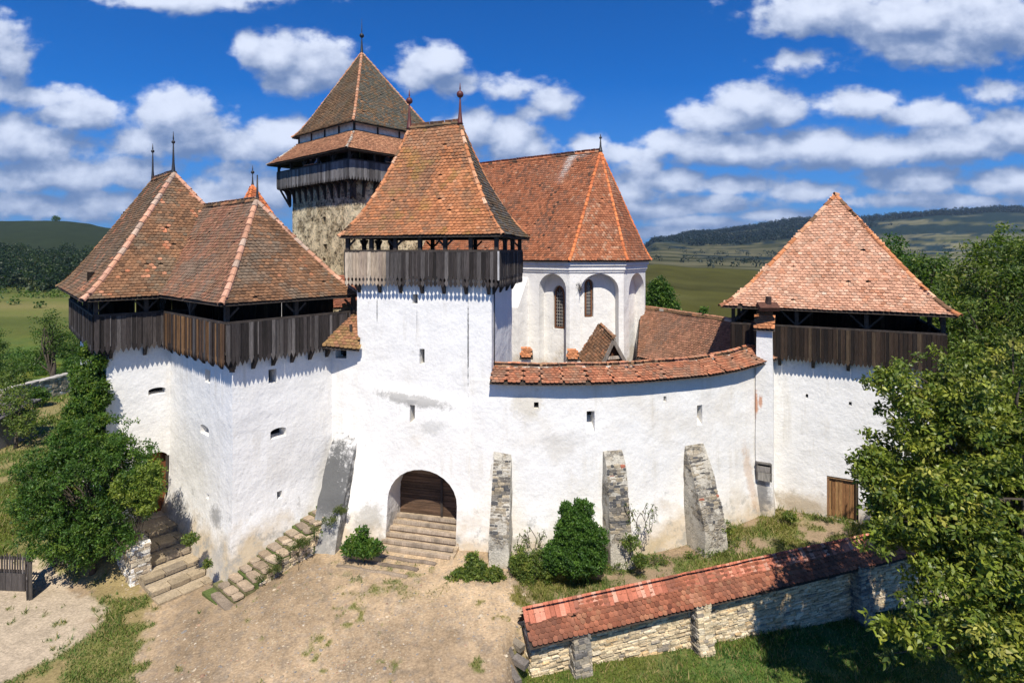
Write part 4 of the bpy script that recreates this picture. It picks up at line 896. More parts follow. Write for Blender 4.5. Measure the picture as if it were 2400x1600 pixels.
def white_run(c, col):
    d = c - apx; s = d[:, 0] * ca[0] + d[:, 1] * ca[1]; f = np.exp(-((s + 2.0 + (zr - c[:, 2]) * .22) / .26) ** 2) * np.clip(1 - (zr - c[:, 2]) / 2.2, 0, 1) + (np.exp(-((s + 1.4) / .5) ** 2) * np.clip(1 - (zr - c[:, 2]) / .5, 0, 1)) * .6
    f = np.clip(f * 1.5 * rng.uniform(.4, 1.2, len(c)), 0, .9)[:, None]; return col * (1 - f) + np.array((.62, .56, .50)) * f
KR_.T = [(c, d, u, n, w, L_, white_run(c, col)) if k < 60 else (c, d, u, n, w, L_, col) for k, (c, d, u, n, w, L_, col) in enumerate(KR_.T)]
cr_ = KR_.build(CH); finial(cr_, apx[0], apx[1], zr, 1.15, .09, .16, 'dmetal', .78)

# ------------------------------------------------------------------ rubble bell tower with two-tier roof
T0 = v2((-10.2, 35.0)); tr_ = v2((.66, .751)); tl_ = v2((-.751, .66)); sp = lambda a, b: T0 + tr_ * a + tl_ * b
BT = empty('bell_tower', (*sp(4.7, 4.7), 0), 'tall rubble bell tower with wooden lookout gallery and two-tier pyramid roof, behind the gate', 'tower')
M['rubble'] = material('tower_rubble', (1, 1, 1), .95, .22, 1.2, .25, 12, 1.0, .10, extra=rubble_extra((3.6, 3.6, 6.0), (.66, .52, .31), ((.42, .33, .20), (.78, .64, .42), (.07, .055, .035)), plasteramt=.25, plcol=(.86, .72, .47), holes=6))
me = wallprism([sp(.75, .75), sp(8.75, .75), sp(8.75, 8.75), sp(.75, 8.75)], 0, 16.35, .5, None, .06, 4.4)
sf = frame(sp(.75, 8.75), -tl_); ss = lambda u: ray_hit(u, sp(.75, 8.75), -tl_); Df = lambda u: sf(ss(u), 0, 0)[1]
hol = [(760, 508, 526), (762, 572, 584), (759, 604, 612)]
me = boolean(me, [slot(sf, ss(u - 4), ss(u + 4), zf_(b, Df(u)), zf_(a, Df(u)), .8) for u, a, b in hol]); finish_wall(me, 'wall', M['rubble'], BT)
for u, a, b in hol: pane(sf, ss(u - 5), ss(u + 5), zf_(b + 1, Df(u)), zf_(a - 1, Df(u)), -.5, BT, 'putlog_hole')
spath = [sp(9.5, 9.5), sp(0, 9.5), sp(0, 0), sp(9.5, 0), sp(9.5, 9.5)][::1]
spath = [sp(9.5, 9.5), sp(0, 9.5), sp(0, 0), sp(9.5, 0)]
gallery(BT, spath, 16.15, 17.40, 18.02, .21, 'tooth', PALEG, nposts=[5, 6, 6], brackets=30, body_in=.8, zfloor=16.3, tip=.20, bl=.35, ragged=.01, brk=False)
for i in range(11):
    for side in (0, 1):
        s = .6 + i * .85; mb = MB()
        q = (lambda t, z: np.array([*sp(t, s), z])) if side == 0 else (lambda t, z: np.array([*sp(s, t), z]))
        w_ = q(0, 0) * 0 + (np.array([*tl_, 0]) if side == 0 else np.array([*tr_, 0])) * .16; mb.prism([q(.08, 16.3), q(.9, 16.3), q(.9, 15.0), q(.70, 15.2), q(.58, 15.75), q(.40, 16.05), q(.1, 16.15)], w_); mb.build('bracket', M['dark_wood'], BT)
qb = MB(); qb.beam([*sp(0.1, 9.4), 16.3], [*sp(.7, 8.9), 14.9], .13, .13); qb.build('bracket', M['dark_wood'], BT)
floor_slab(BT, [sp(.06, .06), sp(9.4, .06), sp(9.4, 9.4), sp(.06, 9.4)], 16.36)
boards(BT, sp(2.3, 6.6), sp(2.3, 2.3), 19.3, 16.4, .3, 'flat', BROWNW, 'inner_wall'); boards(BT, sp(2.3, 2.3), sp(7, 2.3), 19.3, 16.4, .3, 'flat', BROWNW, 'inner_wall')
LWR = Roof(.17, .19, [((.56, .28, .15), 3), ((.50, .24, .13), 3), ((.40, .21, .12), 2), ((.58, .36, .22), 1)], .08, (.28, .2, .12))
lo4 = [np.array([*sp(a, b), 17.98]) for a, b in ((-.55, -.55), (10.05, -.55), (10.05, 10.05), (-.55, 10.05))]; hi4 = [np.array([*sp(a, b), 19.42]) for a, b in ((.95, .95), (8.4, .95), (8.4, 8.4), (.95, 8.4))]
for i in range(4): LWR.facet(lo4[i], lo4[(i + 1) % 4], hi4[i], hi4[(i + 1) % 4], quad_prof(.2)); LWR.cap(LWR.edge(lo4[i], lo4[(i + 1) % 4], hi4[i], hi4[(i + 1) % 4], quad_prof(.2), 0), .09, .36, [((.45, .40, .32), 1), ((.38, .33, .26), 1)])
LWR.build(BT)
dm = MB()
for i in range(4):
    a, b = [(1.42, 1.42), (8.08, 1.42), (8.08, 8.08), (1.42, 8.08)][i], [(8.08, 1.42), (8.08, 8.08), (1.42, 8.08), (1.42, 1.42)][i]; pa, pb = sp(*a), sp(*b)
dm.prism([np.array([*sp(a, b), 19.2]) for a, b in ((1.08, 1.08), (8.28, 1.08), (8.28, 8.28), (1.08, 8.28))], (0, 0, 1.2), (.62, .57, .48)); drm = dm.build('upper_storey_wall', M['stone'], BT)
for i in range(5):
    for side in (0, 1):
        s = 1.08 + 7.2 * i / 4; a = sp(1.05, s) if side == 0 else sp(s, 1.05); pm = MB(); pm.beam([*a, 19.3], [*a, 20.3], .10, .10); pm.sub('framing_stud', M['dark_wood'], drm)
UR = Roof(.165, .18, LICHEN, .6, (.15, .13, .09), moss=((.13, .11, .05), .3)); UR.miss = .006
u4 = [np.array([*sp(a, b), 20.02]) for a, b in ((.72, .72), (8.6, .72), (8.6, 8.75), (.72, 8.75))]; ua = np.array([-11.1, 41.3, 26.3]); gu = prof(.085, .13)
for i in range(4): UR.facet(u4[i], u4[(i + 1) % 4], ua, ua, gu, pal=LICHEN if i != 0 else LICHEN + [((.14, .13, .10), 4)]); UR.cap(UR.edge(u4[i], u4[(i + 1) % 4], ua, ua, gu, 0), .10, .36, [((.46, .22, .12), 2), ((.40, .24, .15), 1)])
ur = UR.build(BT); finial(ur, ua[0], ua[1], 26.2, 2.6, .17, .14, 'dmetal', .52)

# ------------------------------------------------------------------ further tower (only its red spire shows) and courtyard roofs
FT = empty('rear_tower', (-16.7, 38.2, 0), 'rear tower showing only its bright red pointed roof, left of the bell tower', 'tower')
fz = v2((-16.4, 36.2)); fo = [fz + v2(p) for p in ((0, -3.9), (3.9, 0), (0, 3.9), (-3.9, 0))]; me = wallprism([tuple(p) for p in [fz + (q - fz) * .85 for q in fo]], 0, 10.4, 1.0); finish_wall(me, 'wall', PLAST, FT)
FR = Roof(.17, .185, [((.55, .17, .07), 3), ((.48, .14, .06), 3), ((.58, .22, .10), 1)], .08); fa = np.array([*(fz + v2((-.4, 0))), 15.9]); ff = [np.array([*p, 9.9]) for p in fo]
for i in range(4): FR.facet(ff[i], ff[(i + 1) % 4], fa, fa, gk); FR.cap(FR.edge(ff[i], ff[(i + 1) % 4], fa, fa, gk, 0), .1, .36, OC)
fr_ = FR.build(FT); finial(fr_, fa[0], fa[1], 15.85, 1.35, .11, .1, 'dmetal', .66)

CYR = empty('courtyard_range', (10.5, 33, 0), 'long low outbuilding under old brown tiles between the church and right tower', 'outbuilding')
kk = Roof(.16, .18, [((.42, .20, .12), 3), ((.34, .17, .10), 3), ((.28, .15, .10), 2), ((.48, .27, .17), 1)], .4, (.22, .16, .12))
ra_, rb_ = P(1500, 720, 37), P(1790, 764, 28.0); ea_, eb_ = P(1490, 835, 34.2), P(1790, 905, 26.2)
kk.facet(ea_, eb_, ra_, rb_, LIN); dn = V3((1.6, 2.2, -2.2)); kk.facet(rb_ + dn, ra_ + dn, rb_, ra_, LIN); kk.cap([ra_, rb_], .12, .4, LICHEN + [((.4, .36, .3), 3)]); kk.build(CYR)
MB().prism([ea_ + V3((.5, .8, .15)), eb_ + V3((.2, .8, .15)), eb_ + V3((.2, .8, -6)), ea_ + V3((.5, .8, -6))], (1.0, 1.4, 0), (.1, .08, .07)).build('timber_front', M['wood'], CYR)

GP = empty('porch_roof', (*P(1425, 840, 26.5)[:2], 0), 'little steep gabled porch with brown tiles and dark wooden gable, poking up behind the curved wall', 'porch')
gr = Roof(.15, .17, OLD + [((.38, .22, .13), 3)], .45, (.22, .17, .12))
fa_, fb_ = P(1438, 796, 25.6), P(1403, 762, 28.2)      # ridge near, far
dl = V3((-.80, -.42, -1.5)); drr = V3((.85, .22, -1.5)); dl2 = V3((-1.15, -.55, -1.5))
gr.facet(fb_ + dl2, fa_ + dl, fb_, fa_); gr.facet(fa_ + drr, fb_ + drr, fa_, fb_); gr.cap([fa_, fb_], .10, .34, LICHEN + [((.45, .24, .14), 2)]); gr.build(GP)
gm_ = MB(); gm_.prism([fa_ + dl * .95 + V3((.1, .3, 0)), fa_ + drr * .95 + V3((-.1, .3, 0)), fa_ + V3((0, .3, -.12))], (0, .1, 0), (.11, .045, .022)); gm_.build('gable_boards', M['wood'], GP)
vb = MB(); vb.beam(fa_ + V3((0, -.02, -.05)), fa_ + dl + V3((0, -.02, -.05)), .06, .16, (.20, .17, .14)); vb.beam(fa_ + V3((0, -.02, -.05)), fa_ + drr + V3((0, -.02, -.05)), .06, .16, (.20, .17, .14)); vb.beam(fa_ + dl * .55 + V3((0, .1, 0)), fa_ + drr * .55 + V3((0, .1, 0)), .06, .14, (.36, .30, .24)); vb.build('barge_boards', M['wood'], GP)
MB().box(fa_ + V3((-.7, .5, -6.5)), (1.4, 0, 0), (-.4, 2, 0), (0, 0, 5.2)).build('wall', PLAST, GP)
for (u, v, D, lab) in ((1233, 838, 26, 'tiny tiled white chimney just right of the gate tower, behind the wall coping'), (1342, 842, 26, 'tiny tiled white chimney beside the gabled porch, behind the wall coping')):
    q = P(u, v, D); e_ = empty('chimney', (q[0], q[1], 0), lab, 'chimney', 'small tiled chimneys behind the curved wall'); MB().box(q + V3((-.22, 0, -6)), (.44, 0, 0), (0, .44, 0), (0, 0, 6)).build('stack', PLAST, e_)
    tt = Roof(.12, .15, ORANGE, .2); tt.miss = 0; tt.facet(q + V3((-.32, -.1, 0)), q + V3((.32, -.1, 0)), q + V3((-.22, .35, .36)), q + V3((.32, .35, .36))); tt.build(e_)
# dry creeper clump on the edge of the church niche
dc = MB()
for k in range(26):
    p = P(1357, 672, 33.0) + rng.normal(0, .06, 3); d = V3((rng.uniform(-.2, .25), -.1, rng.uniform(-.6, .35))); dc.tube([p, p + d * .5, p + d + rng.normal(0, .05, 3)], [.012, .010, .004], 4)
tag(dc.build('dry_creeper', M['bark'], None), 'withered brown twigs clinging to the edge of the middle church niche', 'plant')

# ------------------------------------------------------------------ ground height
def sstep(x, a, b): t = np.clip((x - a) / (b - a), 0, 1); return t * t * (3 - 2 * t)
ow0 = v2((.46, 17.1)); owe = v2((.948, .317)); own = v2((.317, -.948))
def interp_grid(u, table_u, cols):     # cols: list over u of (Ds, zs)
    pass
def zscreen(v, D): return H - (v - 590) / F * D
def height(x, y):
    x = np.asarray(x, float); y = np.asarray(y, float); u = 1200 + F * x / np.maximum(y, 1)
    p = np.stack([x, y], -1)
    # near: plaza, yard, terraces
    z = -.5 * sstep(-x, 7, 12) - .04 + .05 * (fbm(p, .35, 3) - .5)
    left = sstep(-x, 13.4, 14.4) * sstep(y, 20.2, 21.4); z = z + left * .45
    s = (x - ow0[0]) * owe[0] + (y - ow0[1]) * owe[1]; t = (x - ow0[0]) * own[0] + (y - ow0[1]) * own[1]
    outer = sstep(t, -.05, .15) * sstep(s, -1.0, .1)
    outer = np.maximum(outer, sstep(x, -.25, .55) * (y < 17.5) * sstep(t, -.6, .2))
    zo = -1.15 - .07 * np.clip(s, 0, 20) + .12 * (fbm(p + 5, .5, 3) - .5)
    inner = -.30 * sstep(x, -.5, 1.2) * (1 - sstep(x, 6, 11)) + .12 * sstep(x, 8, 12)
    z = z + inner; z = z * (1 - outer) + zo * outer
    # open country behind: gentle fall, then meadow, forest slope and hills
    fall = sstep(y, 46, 95); z = z * (1 - fall) + fall * -2.0
    def prof_at(tab): Ds, zs = zip(*tab); return np.interp(y, Ds, zs)
    Lp = prof_at([(0, 0), (60, 0), (95, -1.5), (160, zscreen(700, 160)), (230, zscreen(688, 230)), (420, zscreen(600, 420)), (560, zscreen(572, 560)), (900, zscreen(518, 900)), (1100, zscreen(530, 1100)), (5000, 0)])
    Lp2 = prof_at([(0, 0), (60, 0), (95, -1.5), (160, zscreen(705, 160)), (230, zscreen(690, 230)), (420, zscreen(606, 420)), (560, zscreen(580, 560)), (900, zscreen(536, 900)), (1100, zscreen(550, 1100)), (5000, 0)])
    Rm = prof_at([(0, 0), (60, -1), (95, -5), (160, zscreen(700, 160)), (240, zscreen(665, 240)), (360, zscreen(618, 360)), (430, zscreen(624, 430)), (700, zscreen(615, 700)), (1200, zscreen(583, 1200)), (1700, zscreen(566, 1700)), (2000, zscreen(563, 2000)), (5000, 20)])
    R1 = prof_at([(0, 0), (60, -1), (95, -5), (160, zscreen(720, 160)), (240, zscreen(680, 240)), (360, zscreen(632, 360)), (430, zscreen(638, 430)), (700, zscreen(616, 700)), (1200, zscreen(596, 1200)), (1700, zscreen(560, 1700)), (2300, zscreen(533, 2300)), (2600, zscreen(540, 2600)), (5000, 20)])
    R2 = prof_at([(0, 0), (60, -1), (95, -5), (160, zscreen(760, 160)), (240, zscreen(700, 240)), (360, zscreen(660, 360)), (700, zscreen(630, 700)), (1200, zscreen(585, 1200)), (1700, zscreen(535, 1700)), (2300, zscreen(487, 2300)), (2600, zscreen(493, 2600)), (5000, 20)])
    R0_ = prof_at([(0, 0), (60, -1), (95, -5), (160, zscreen(700, 160)), (240, zscreen(665, 240)), (360, zscreen(622, 360)), (700, zscreen(612, 700)), (1200, zscreen(590, 1200)), (5000, zscreen(588, 5000))])
    Z = np.where(u < 280, Lp + (Lp2 - Lp) * sstep(u, 120, 290), 0)
    us = np.array([280, 700, 1440, 1500, 1540, 1640, 1900, 2400, 3200]); st = [Lp2, R0_, R0_, R0_, Rm + (zscreen(558, 1) - 11.6) * 0, Rm * .35 + R1 * .65, R1 * .6 + R2 * .4, R2, R2]
    for i in range(len(us) - 1):
        w = sstep(u, us[i], us[i + 1]); Z = np.where((u >= us[i]) & (u < us[i + 1]), st[i] * (1 - w) + st[i + 1] * w, Z)
    Z = np.where(u >= us[-1], R2, Z)
    far = sstep(y, 70, 110); rough = (fbm(p, .012, 4) - .5) * np.clip((y - 120) / 30, 0, 1) * np.clip(y / 130, 0, 9)
    return z * (1 - far) + (Z + rough) * far
def poly_mask(x, y, poly, soft=.4):
    x = np.asarray(x, float); y = np.asarray(y, float); ins = np.zeros(x.shape, bool); d = np.full(x.shape, 1e9); n = len(poly)
    for i in range(n):
        a, b = poly[i], poly[(i + 1) % n]
        c = ((a[1] > y) != (b[1] > y)) & (x < (b[0] - a[0]) * (y - a[1]) / (b[1] - a[1] + 1e-12) + a[0]); ins ^= c
        ex, ey = b[0] - a[0], b[1] - a[1]; t = np.clip(((x - a[0]) * ex + (y - a[1]) * ey) / (ex * ex + ey * ey), 0, 1)
        d = np.minimum(d, np.hypot(x - a[0] - t * ex, y - a[1] - t * ey))
    sd = np.where(ins, d, -d); return sd
pathP = [G(*p, -.5) for p in ((-900, 1330), (-200, 1345), (60, 1335), (150, 1352), (240, 1415), (215, 1475), (70, 1560), (-20, 1600), (-400, 1900), (-900, 2100))]
stripP = [G(*p, -.45) for p in ((165, 1300), (330, 1330), (365, 1400), (345, 1470), (285, 1560), (280, 1640), (200, 2000), (-700, 2400), (-300, 1780), (-20, 1600), (70, 1560), (215, 1475), (240, 1415), (150, 1350))]
terrP = [G(*p, -.3) for p in ((1205, 1270), (1700, 1180), (1830, 1200), (2300, 1150), (2500, 1300), (1240, 1440), (1195, 1360))]
def ground_masks(x, y):
    """returns grass amount 0..1 and base colour"""
    p = np.stack([x, y], -1); n = fbm(p, .9, 5); n2 = fbm(p + 31, 2.6, 4); n3 = fbm(p + 77, .25, 3)
    sand = np.stack([.355 + 0 * x, .258 + 0 * x, .160 + 0 * x], -1) * (1 + .55 * (fbm(np.stack([x * .55 + y * .25, y * .12 - x * .05], -1) + 8, 1.0, 4) - .5))[..., None] * (1 + .5 * (fbm(p, 3.5, 4) - .5)[..., None]) * (1 + .7 * (n3 - .5) + .35 * (n - .5))[..., None]
    stn = (fbm(p + 3, 5.5, 2) > .62)[..., None]; sand = np.where(stn, sand * np.array((.86, .90, .98)), sand)
    pale = np.stack([.43 + 0 * x, .345 + 0 * x, .245 + 0 * x], -1) * (1 + .25 * (n2 - .5))[..., None]
    gcol = np.stack([.085 + .10 * (n3 + n - 1) , .125 + .05 * (n - .5), .022 + 0 * x], -1)
    dry = np.stack([.28 + 0 * x, .215 + 0 * x, .10 + 0 * x], -1); dirt = np.stack([.28 + 0 * x, .205 + 0 * x, .13 + 0 * x], -1)
    col = sand; g = np.clip((n2 - .66) * 9, 0, 1) * np.clip((n - .50) * 9, 0, 1)
    steps_near = np.exp(-(((x + 4.4) / 1.6) ** 2 + ((y - 19.9) / 1.0) ** 2)); g = np.maximum(g, np.clip((n2 - .55) * 8, 0, 1) * steps_near)
    def blend(sd, soft, gg, cc):
        nonlocal col, g
        w = sstep(sd + (n - .5) * soft * 3 + (n2 - .5) * soft * 1.5, -soft * .3, soft * .3); col = col * (1 - w[..., None]) + cc * w[..., None]; g = g * (1 - w) + gg * w
    # yard left / behind
    sdY = np.minimum(-(x + 12.2), (y - 20.6)) ; yard = np.clip((n3 - .38) * 5 + (n - .5) * 3, 0, 1)
    blend(sdY, .6, .25 + .75 * yard, dry * (1 - yard[..., None]) + gcol * yard[..., None])
    blend(poly_mask(x, y, stripP), .5, np.clip((n - .44) * 6 + (n2 - .5) * 3, 0, .8), dry * .95)
    blend(poly_mask(x, y, pathP), .45, np.clip((n2 - .68) * 8, 0, .8), pale)
    tg = np.clip((n - .36) * 5 + (n2 - .5) * 3 + sstep(x, 1, 3) * .15, 0, 1)
    blend(poly_mask(x, y, terrP), .4, tg, dirt)
    s = (x - ow0[0]) * owe[0] + (y - ow0[1]) * owe[1]; t = (x - ow0[0]) * own[0] + (y - ow0[1]) * own[1]
    blend(np.minimum(t - .0, s + .5), .12, np.clip((n - .30) * 6, .35, 1), gcol * .6 + dry * .4)
    blend(y - 44, 2.0, np.clip((n3 - .2) * 3, .3, 1), gcol)
    return np.clip(g, 0, 1), col, gcol
def far_color(x, y, z):
    u = 1200 + F * x / y; p = np.stack([x, y], -1); a = fbm(p, .02, 5); b = fbm(p + 9, .005, 4); c = fbm(p + 4, .09, 3)
    st = fbm(np.stack([x * .004, y * .03], -1), 1.0, 4)
    mead = np.stack([.105 + .10 * (a - .4), .108 + .06 * (a - .5), .024 + .02 * a], -1) * (1 + .5 * (c - .5))[..., None]
    gold = np.stack([.30 + 0 * x, .25 + 0 * x, .10 + 0 * x], -1); wood = np.stack([.014 + 0 * x, .027 + 0 * x, .022 + 0 * x], -1) * (1 + .6 * (c - .5))[..., None]  # wood: cloud shadow and bluish distance haze painted into its colour
    olive = np.stack([.062 + 0 * x, .060 + 0 * x, .014 + 0 * x], -1) * (1 + .9 * (st - .5) + .5 * (c - .5))[..., None]
    dk = np.stack([.024 + 0 * x, .034 + 0 * x, .014 + 0 * x], -1) * (1 + .5 * (c - .5))[..., None]
    def mix(A_, B_, w): return A_ * (1 - w[..., None]) + B_ * w[..., None]
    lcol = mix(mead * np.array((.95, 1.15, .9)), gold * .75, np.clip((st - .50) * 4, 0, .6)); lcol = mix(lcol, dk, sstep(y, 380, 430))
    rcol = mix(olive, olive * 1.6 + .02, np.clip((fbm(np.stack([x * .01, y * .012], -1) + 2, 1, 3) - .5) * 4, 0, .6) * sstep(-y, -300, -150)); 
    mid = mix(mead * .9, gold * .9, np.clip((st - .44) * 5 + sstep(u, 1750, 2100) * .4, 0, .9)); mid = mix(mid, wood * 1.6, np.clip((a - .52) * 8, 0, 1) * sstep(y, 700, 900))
    mid = mid * (.50 + .30 * sstep(u, 1950, 2300))[..., None] * np.array((.9, 1.0, 1.35)); rcol = mix(rcol, mid, sstep(y, 375, 400));  # cloud shadow painted into the mid meadows, with a blue haze tint
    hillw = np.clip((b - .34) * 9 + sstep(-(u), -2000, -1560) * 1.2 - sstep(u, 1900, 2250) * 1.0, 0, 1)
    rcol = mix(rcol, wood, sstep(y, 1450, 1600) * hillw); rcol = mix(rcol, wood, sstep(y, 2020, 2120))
    return mix(lcol, rcol, sstep(u, 700, 1300))

cols_ = np.tan(np.linspace(math.atan(-1.75), math.atan(1.75), 640)); cols_ = np.interp(np.linspace(0, 1, 760), np.linspace(0, 1, 640), cols_)
rows_ = np.concatenate([np.arange(5, 44, .13), 44 * np.exp(np.linspace(0, math.log(6000 / 44), 190))[1:]])
X = rows_[:, None] * cols_[None, :]; Y = np.repeat(rows_[:, None], len(cols_), 1); Z = height(X, Y)
Z0_ = Z.copy(); ga, base, gcol = ground_masks(X, Y); nearc = base * (1 - ga[..., None] * .75) + gcol * ga[..., None] * .75
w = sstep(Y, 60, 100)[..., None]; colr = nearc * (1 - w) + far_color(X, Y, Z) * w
nr_, nc_ = X.shape; idx = np.arange(nr_ * nc_).reshape(nr_, nc_); q4 = np.stack([idx[:-1, :-1], idx[:-1, 1:], idx[1:, 1:], idx[1:, :-1]], -1).reshape(-1, 4)
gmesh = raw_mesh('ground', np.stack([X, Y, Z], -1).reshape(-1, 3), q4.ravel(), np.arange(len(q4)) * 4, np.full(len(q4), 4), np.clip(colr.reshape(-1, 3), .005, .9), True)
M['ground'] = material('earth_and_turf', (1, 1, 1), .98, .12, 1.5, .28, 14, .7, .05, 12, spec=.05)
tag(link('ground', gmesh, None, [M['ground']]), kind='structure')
# ------------------------------------------------------------------ stones laid in courses
STC = [((.60, .49, .32), 3), ((.54, .43, .28), 3), ((.66, .56, .40), 2), ((.40, .32, .21), 1.6), ((.28, .24, .19), .6), ((.56, .40, .22), .8)]
STD = [((.30, .26, .20), 3), ((.22, .20, .17), 3), ((.40, .34, .25), 2), ((.15, .14, .13), 1)]
def courses(name, parent, fr, s0, s1, zlo, zhi, t=0.0, pal=STC, hh=(.06, .15), ll=(.14, .46), dep=.12, prot=.05, tz=None):
    """fr(s,t,z); zlo/zhi: functions of s"""
    mb = MB(); z = min(zlo(s0), zlo(s1)); top = max(zhi(s0), zhi(s1))
    while z < top:
        h = rng.uniform(*hh); s = s0 + rng.uniform(-.1, 0)
        while s < s1:
            l = rng.uniform(*ll); e = min(s + l, s1); m = (s + e) / 2
            if z + h > zlo(m) - .05 and z + h * .6 < zhi(m) and e - s > .05:
                tt = t + (tz(z) if tz else 0); a = max(s, s0); zz = z + rng.uniform(-.012, .012); g = .006; p = rng.uniform(.0, prot)
                k = 8; sc = [(0.0, .22), (.10, 0.0), (.9, .0), (1, .25), (1, .78), (.88, 1), (.12, 1), (0, .75)]
                jx = rng.uniform(-.05, .05, (8, 2)); fro = [fr(a + g + (e - a - 2 * g) * (x + jx[i, 0]), tt + p, zz + g + (h - 2 * g) * (y + jx[i, 1])) for i, (x, y) in enumerate(sc)]
                bak = [fr(a + (e - a) * x, tt - dep, zz + h * y) for x, y in sc]; mid = [fr(a + g * .3 + (e - a - g) * (x + jx[i, 0] * .3), tt + p * .3 - .02, zz + h * y) for i, (x, y) in enumerate(sc)]
                fs = [tuple(range(8))] + [(i, (i + 1) % 8, 8 + (i + 1) % 8, 8 + i) for i in range(8)] + [(8 + i, 8 + (i + 1) % 8, 16 + (i + 1) % 8, 16 + i) for i in range(8)]
                mb.add([V3(q) + (fr(0, 1, 0) - fr(0, 0, 0)) * rng.uniform(-.008, .008) for q in fro] + mid + bak, fs, tuple(np.clip(pick(pal, 1)[0], .02, .8)))
            s = e
        z += h
    return mb.build(name, M['stone'], parent, fix=True)

for (E_, fr, s0, s1, pr, zt) in BE:
    zz, tt = np.array(pr).T; c_ = (s0 + s1) / 2
    z_lo = .95; courses('rubble_facing', E_, lambda s, t, z, fr=fr, c_=c_, zt=zt: fr(c_ + (s - c_) * np.interp(z, [-.6, zt], [1, .82]), t, z), s0 + .01, s1 - .01, lambda s: z_lo, lambda s, zt=zt: zt - .38, .0, [((.20, .18, .15), 3), ((.28, .24, .18), 3), ((.10, .098, .095), 2.4), ((.36, .30, .21), 2), ((.36, .13, .08), .25)], hh=(.07, .14), ll=(.13, .34), dep=.1, prot=.045, tz=lambda z, zz=zz, tt=tt: float(np.interp(z + .06, zz, tt)))
# ------------------------------------------------------------------ low boundary wall in the foreground
OW = empty('boundary_wall', (7, 19.3, -1), 'low rubble boundary wall with red tiled coping in the right foreground', 'wall')
of_ = frame(ow0, owe); OL = 18.0
MB().prism([of_(.1, -.28, -2.9), of_(OL, -.28, -2.9), of_(OL, -.28, .15), of_(.1, -.28, .15)], of_(0, .53, 0) - of_(0, 0, 0)).build('core', M['mortar'], OW)
courses('front_stones', OW, of_, .02, OL, lambda s: -1.35 - .075 * s, lambda s: .06, .30, hh=(.045, .12), prot=.07)
oe_ = frame(of_(.05, -.3, 0)[:2], own); courses('end_stones', OW, oe_, 0, .62, lambda s: -1.5, lambda s: .22, .02)
ORf = Roof(.135, .165, REDS, .30, (.16, .10, .07)); 
for (a, b, dz0, dz1) in ((-.12, OL, 0, 0),):
    ORf.facet(of_(a, .62, -.06 + dz0), of_(b, .62, -.06 + dz1), of_(a, -.02, .62 + dz0), of_(b, -.02, .62 + dz1)); ORf.facet(of_(b, -.60, .0 + dz1), of_(a, -.60, .0 + dz0), of_(b, -.02, .62 + dz1), of_(a, -.02, .62 + dz0))
orr = ORf.build(OW)
cp = MB()      # big flat cap tiles laid over the ridge, one beside the other
s = -.14
while s < OL:
    w = rng.uniform(.15, .19); col = pick([((.46, .165, .10), 3), ((.40, .135, .08), 3), ((.52, .27, .19), .7), ((.24, .095, .06), 1.2), ((.55, .23, .15), 1.8)], 1)[0]; tl = rng.uniform(-.015, .015)
    zz = .735 + rng.uniform(-.005, .012); L_ = rng.uniform(.42, .50); a0, a1 = s + .006, s + w - .004
    tp_ = [of_(a0, -.06, zz), of_(a1, -.06, zz), of_(a1 + tl, -.06 + L_ * .68, zz - L_ * .70), of_(a0 + tl, -.06 + L_ * .68, zz - L_ * .70)]
    nrm = V3((own[0] * .7, own[1] * .7, .7)); cp.prism(tp_, -nrm * .03, tuple(col)); s += w
cp.sub('cap_tiles', M['cap'], orr)
for i, (u0, lab, zt) in enumerate(((1358, 'nearest short rubble buttress of the boundary wall, cut by the bottom edge', -.12), (1640, 'rubble buttress halfway along the boundary wall, beside the grass', .0), (2012, 'shaded rubble buttress of the boundary wall under the walnut tree', .0))):
    s = ray_hit(u0, of_(0, .4, 0)[:2], owe); E_ = empty('wall_buttress', of_(s, .5, -2), lab, 'buttress', 'rubble buttresses of the boundary wall'); wd = .27
    pt = lambda z: np.interp(z, [-2.6, -1.9, zt - .1, zt], [.62, .55, .30, .12])
    zs = np.linspace(-2.8, zt - .02, 7); V = []; fs = []
    for z in zs: V += [of_(s - wd, .2, z), of_(s + wd, .2, z), of_(s + wd, .28 + pt(z), z), of_(s - wd, .28 + pt(z), z)]
    for k in range(6):
        for q in range(4): fs.append((k * 4 + q, k * 4 + (q + 1) % 4, k * 4 + 4 + (q + 1) % 4, k * 4 + 4 + q))
    fs += [(0, 1, 2, 3), (24, 25, 26, 27)]; mb = MB(); mb.add(V, fs); mb.build('core', M['mortar'], E_)
    courses('front_stones', E_, of_, s - wd - .02, s + wd + .02, lambda q: -2.6, lambda q: zt + .02, .30, STC if i == 1 else STD, ll=(.12, .34), tz=pt)
    sfr = frame(of_(s - wd, 0.25, 0)[:2], own); 
    side = lambda a, t, z: sfr(a, 0, z) - np.array([*owe, 0]) * (t)
    courses('side_stones', E_, side, 0, .85, lambda q: -2.6, lambda q: np.interp(q, [0, .2, .4, .62, .8], [zt, zt - .1, -1.0, -2.2, -2.8]), .02, STD, ll=(.12, .3))
    o = of_(s - wd - .05, .22, zt - .02); MB().box(o, of_(wd * 2 + .1, 0, 0) - of_(0, 0, 0), of_(0, .34, -.14) - of_(0, 0, 0), (0, 0, .07), (.40, .34, .25), .02).build('cap_stone', M['stone'], E_)
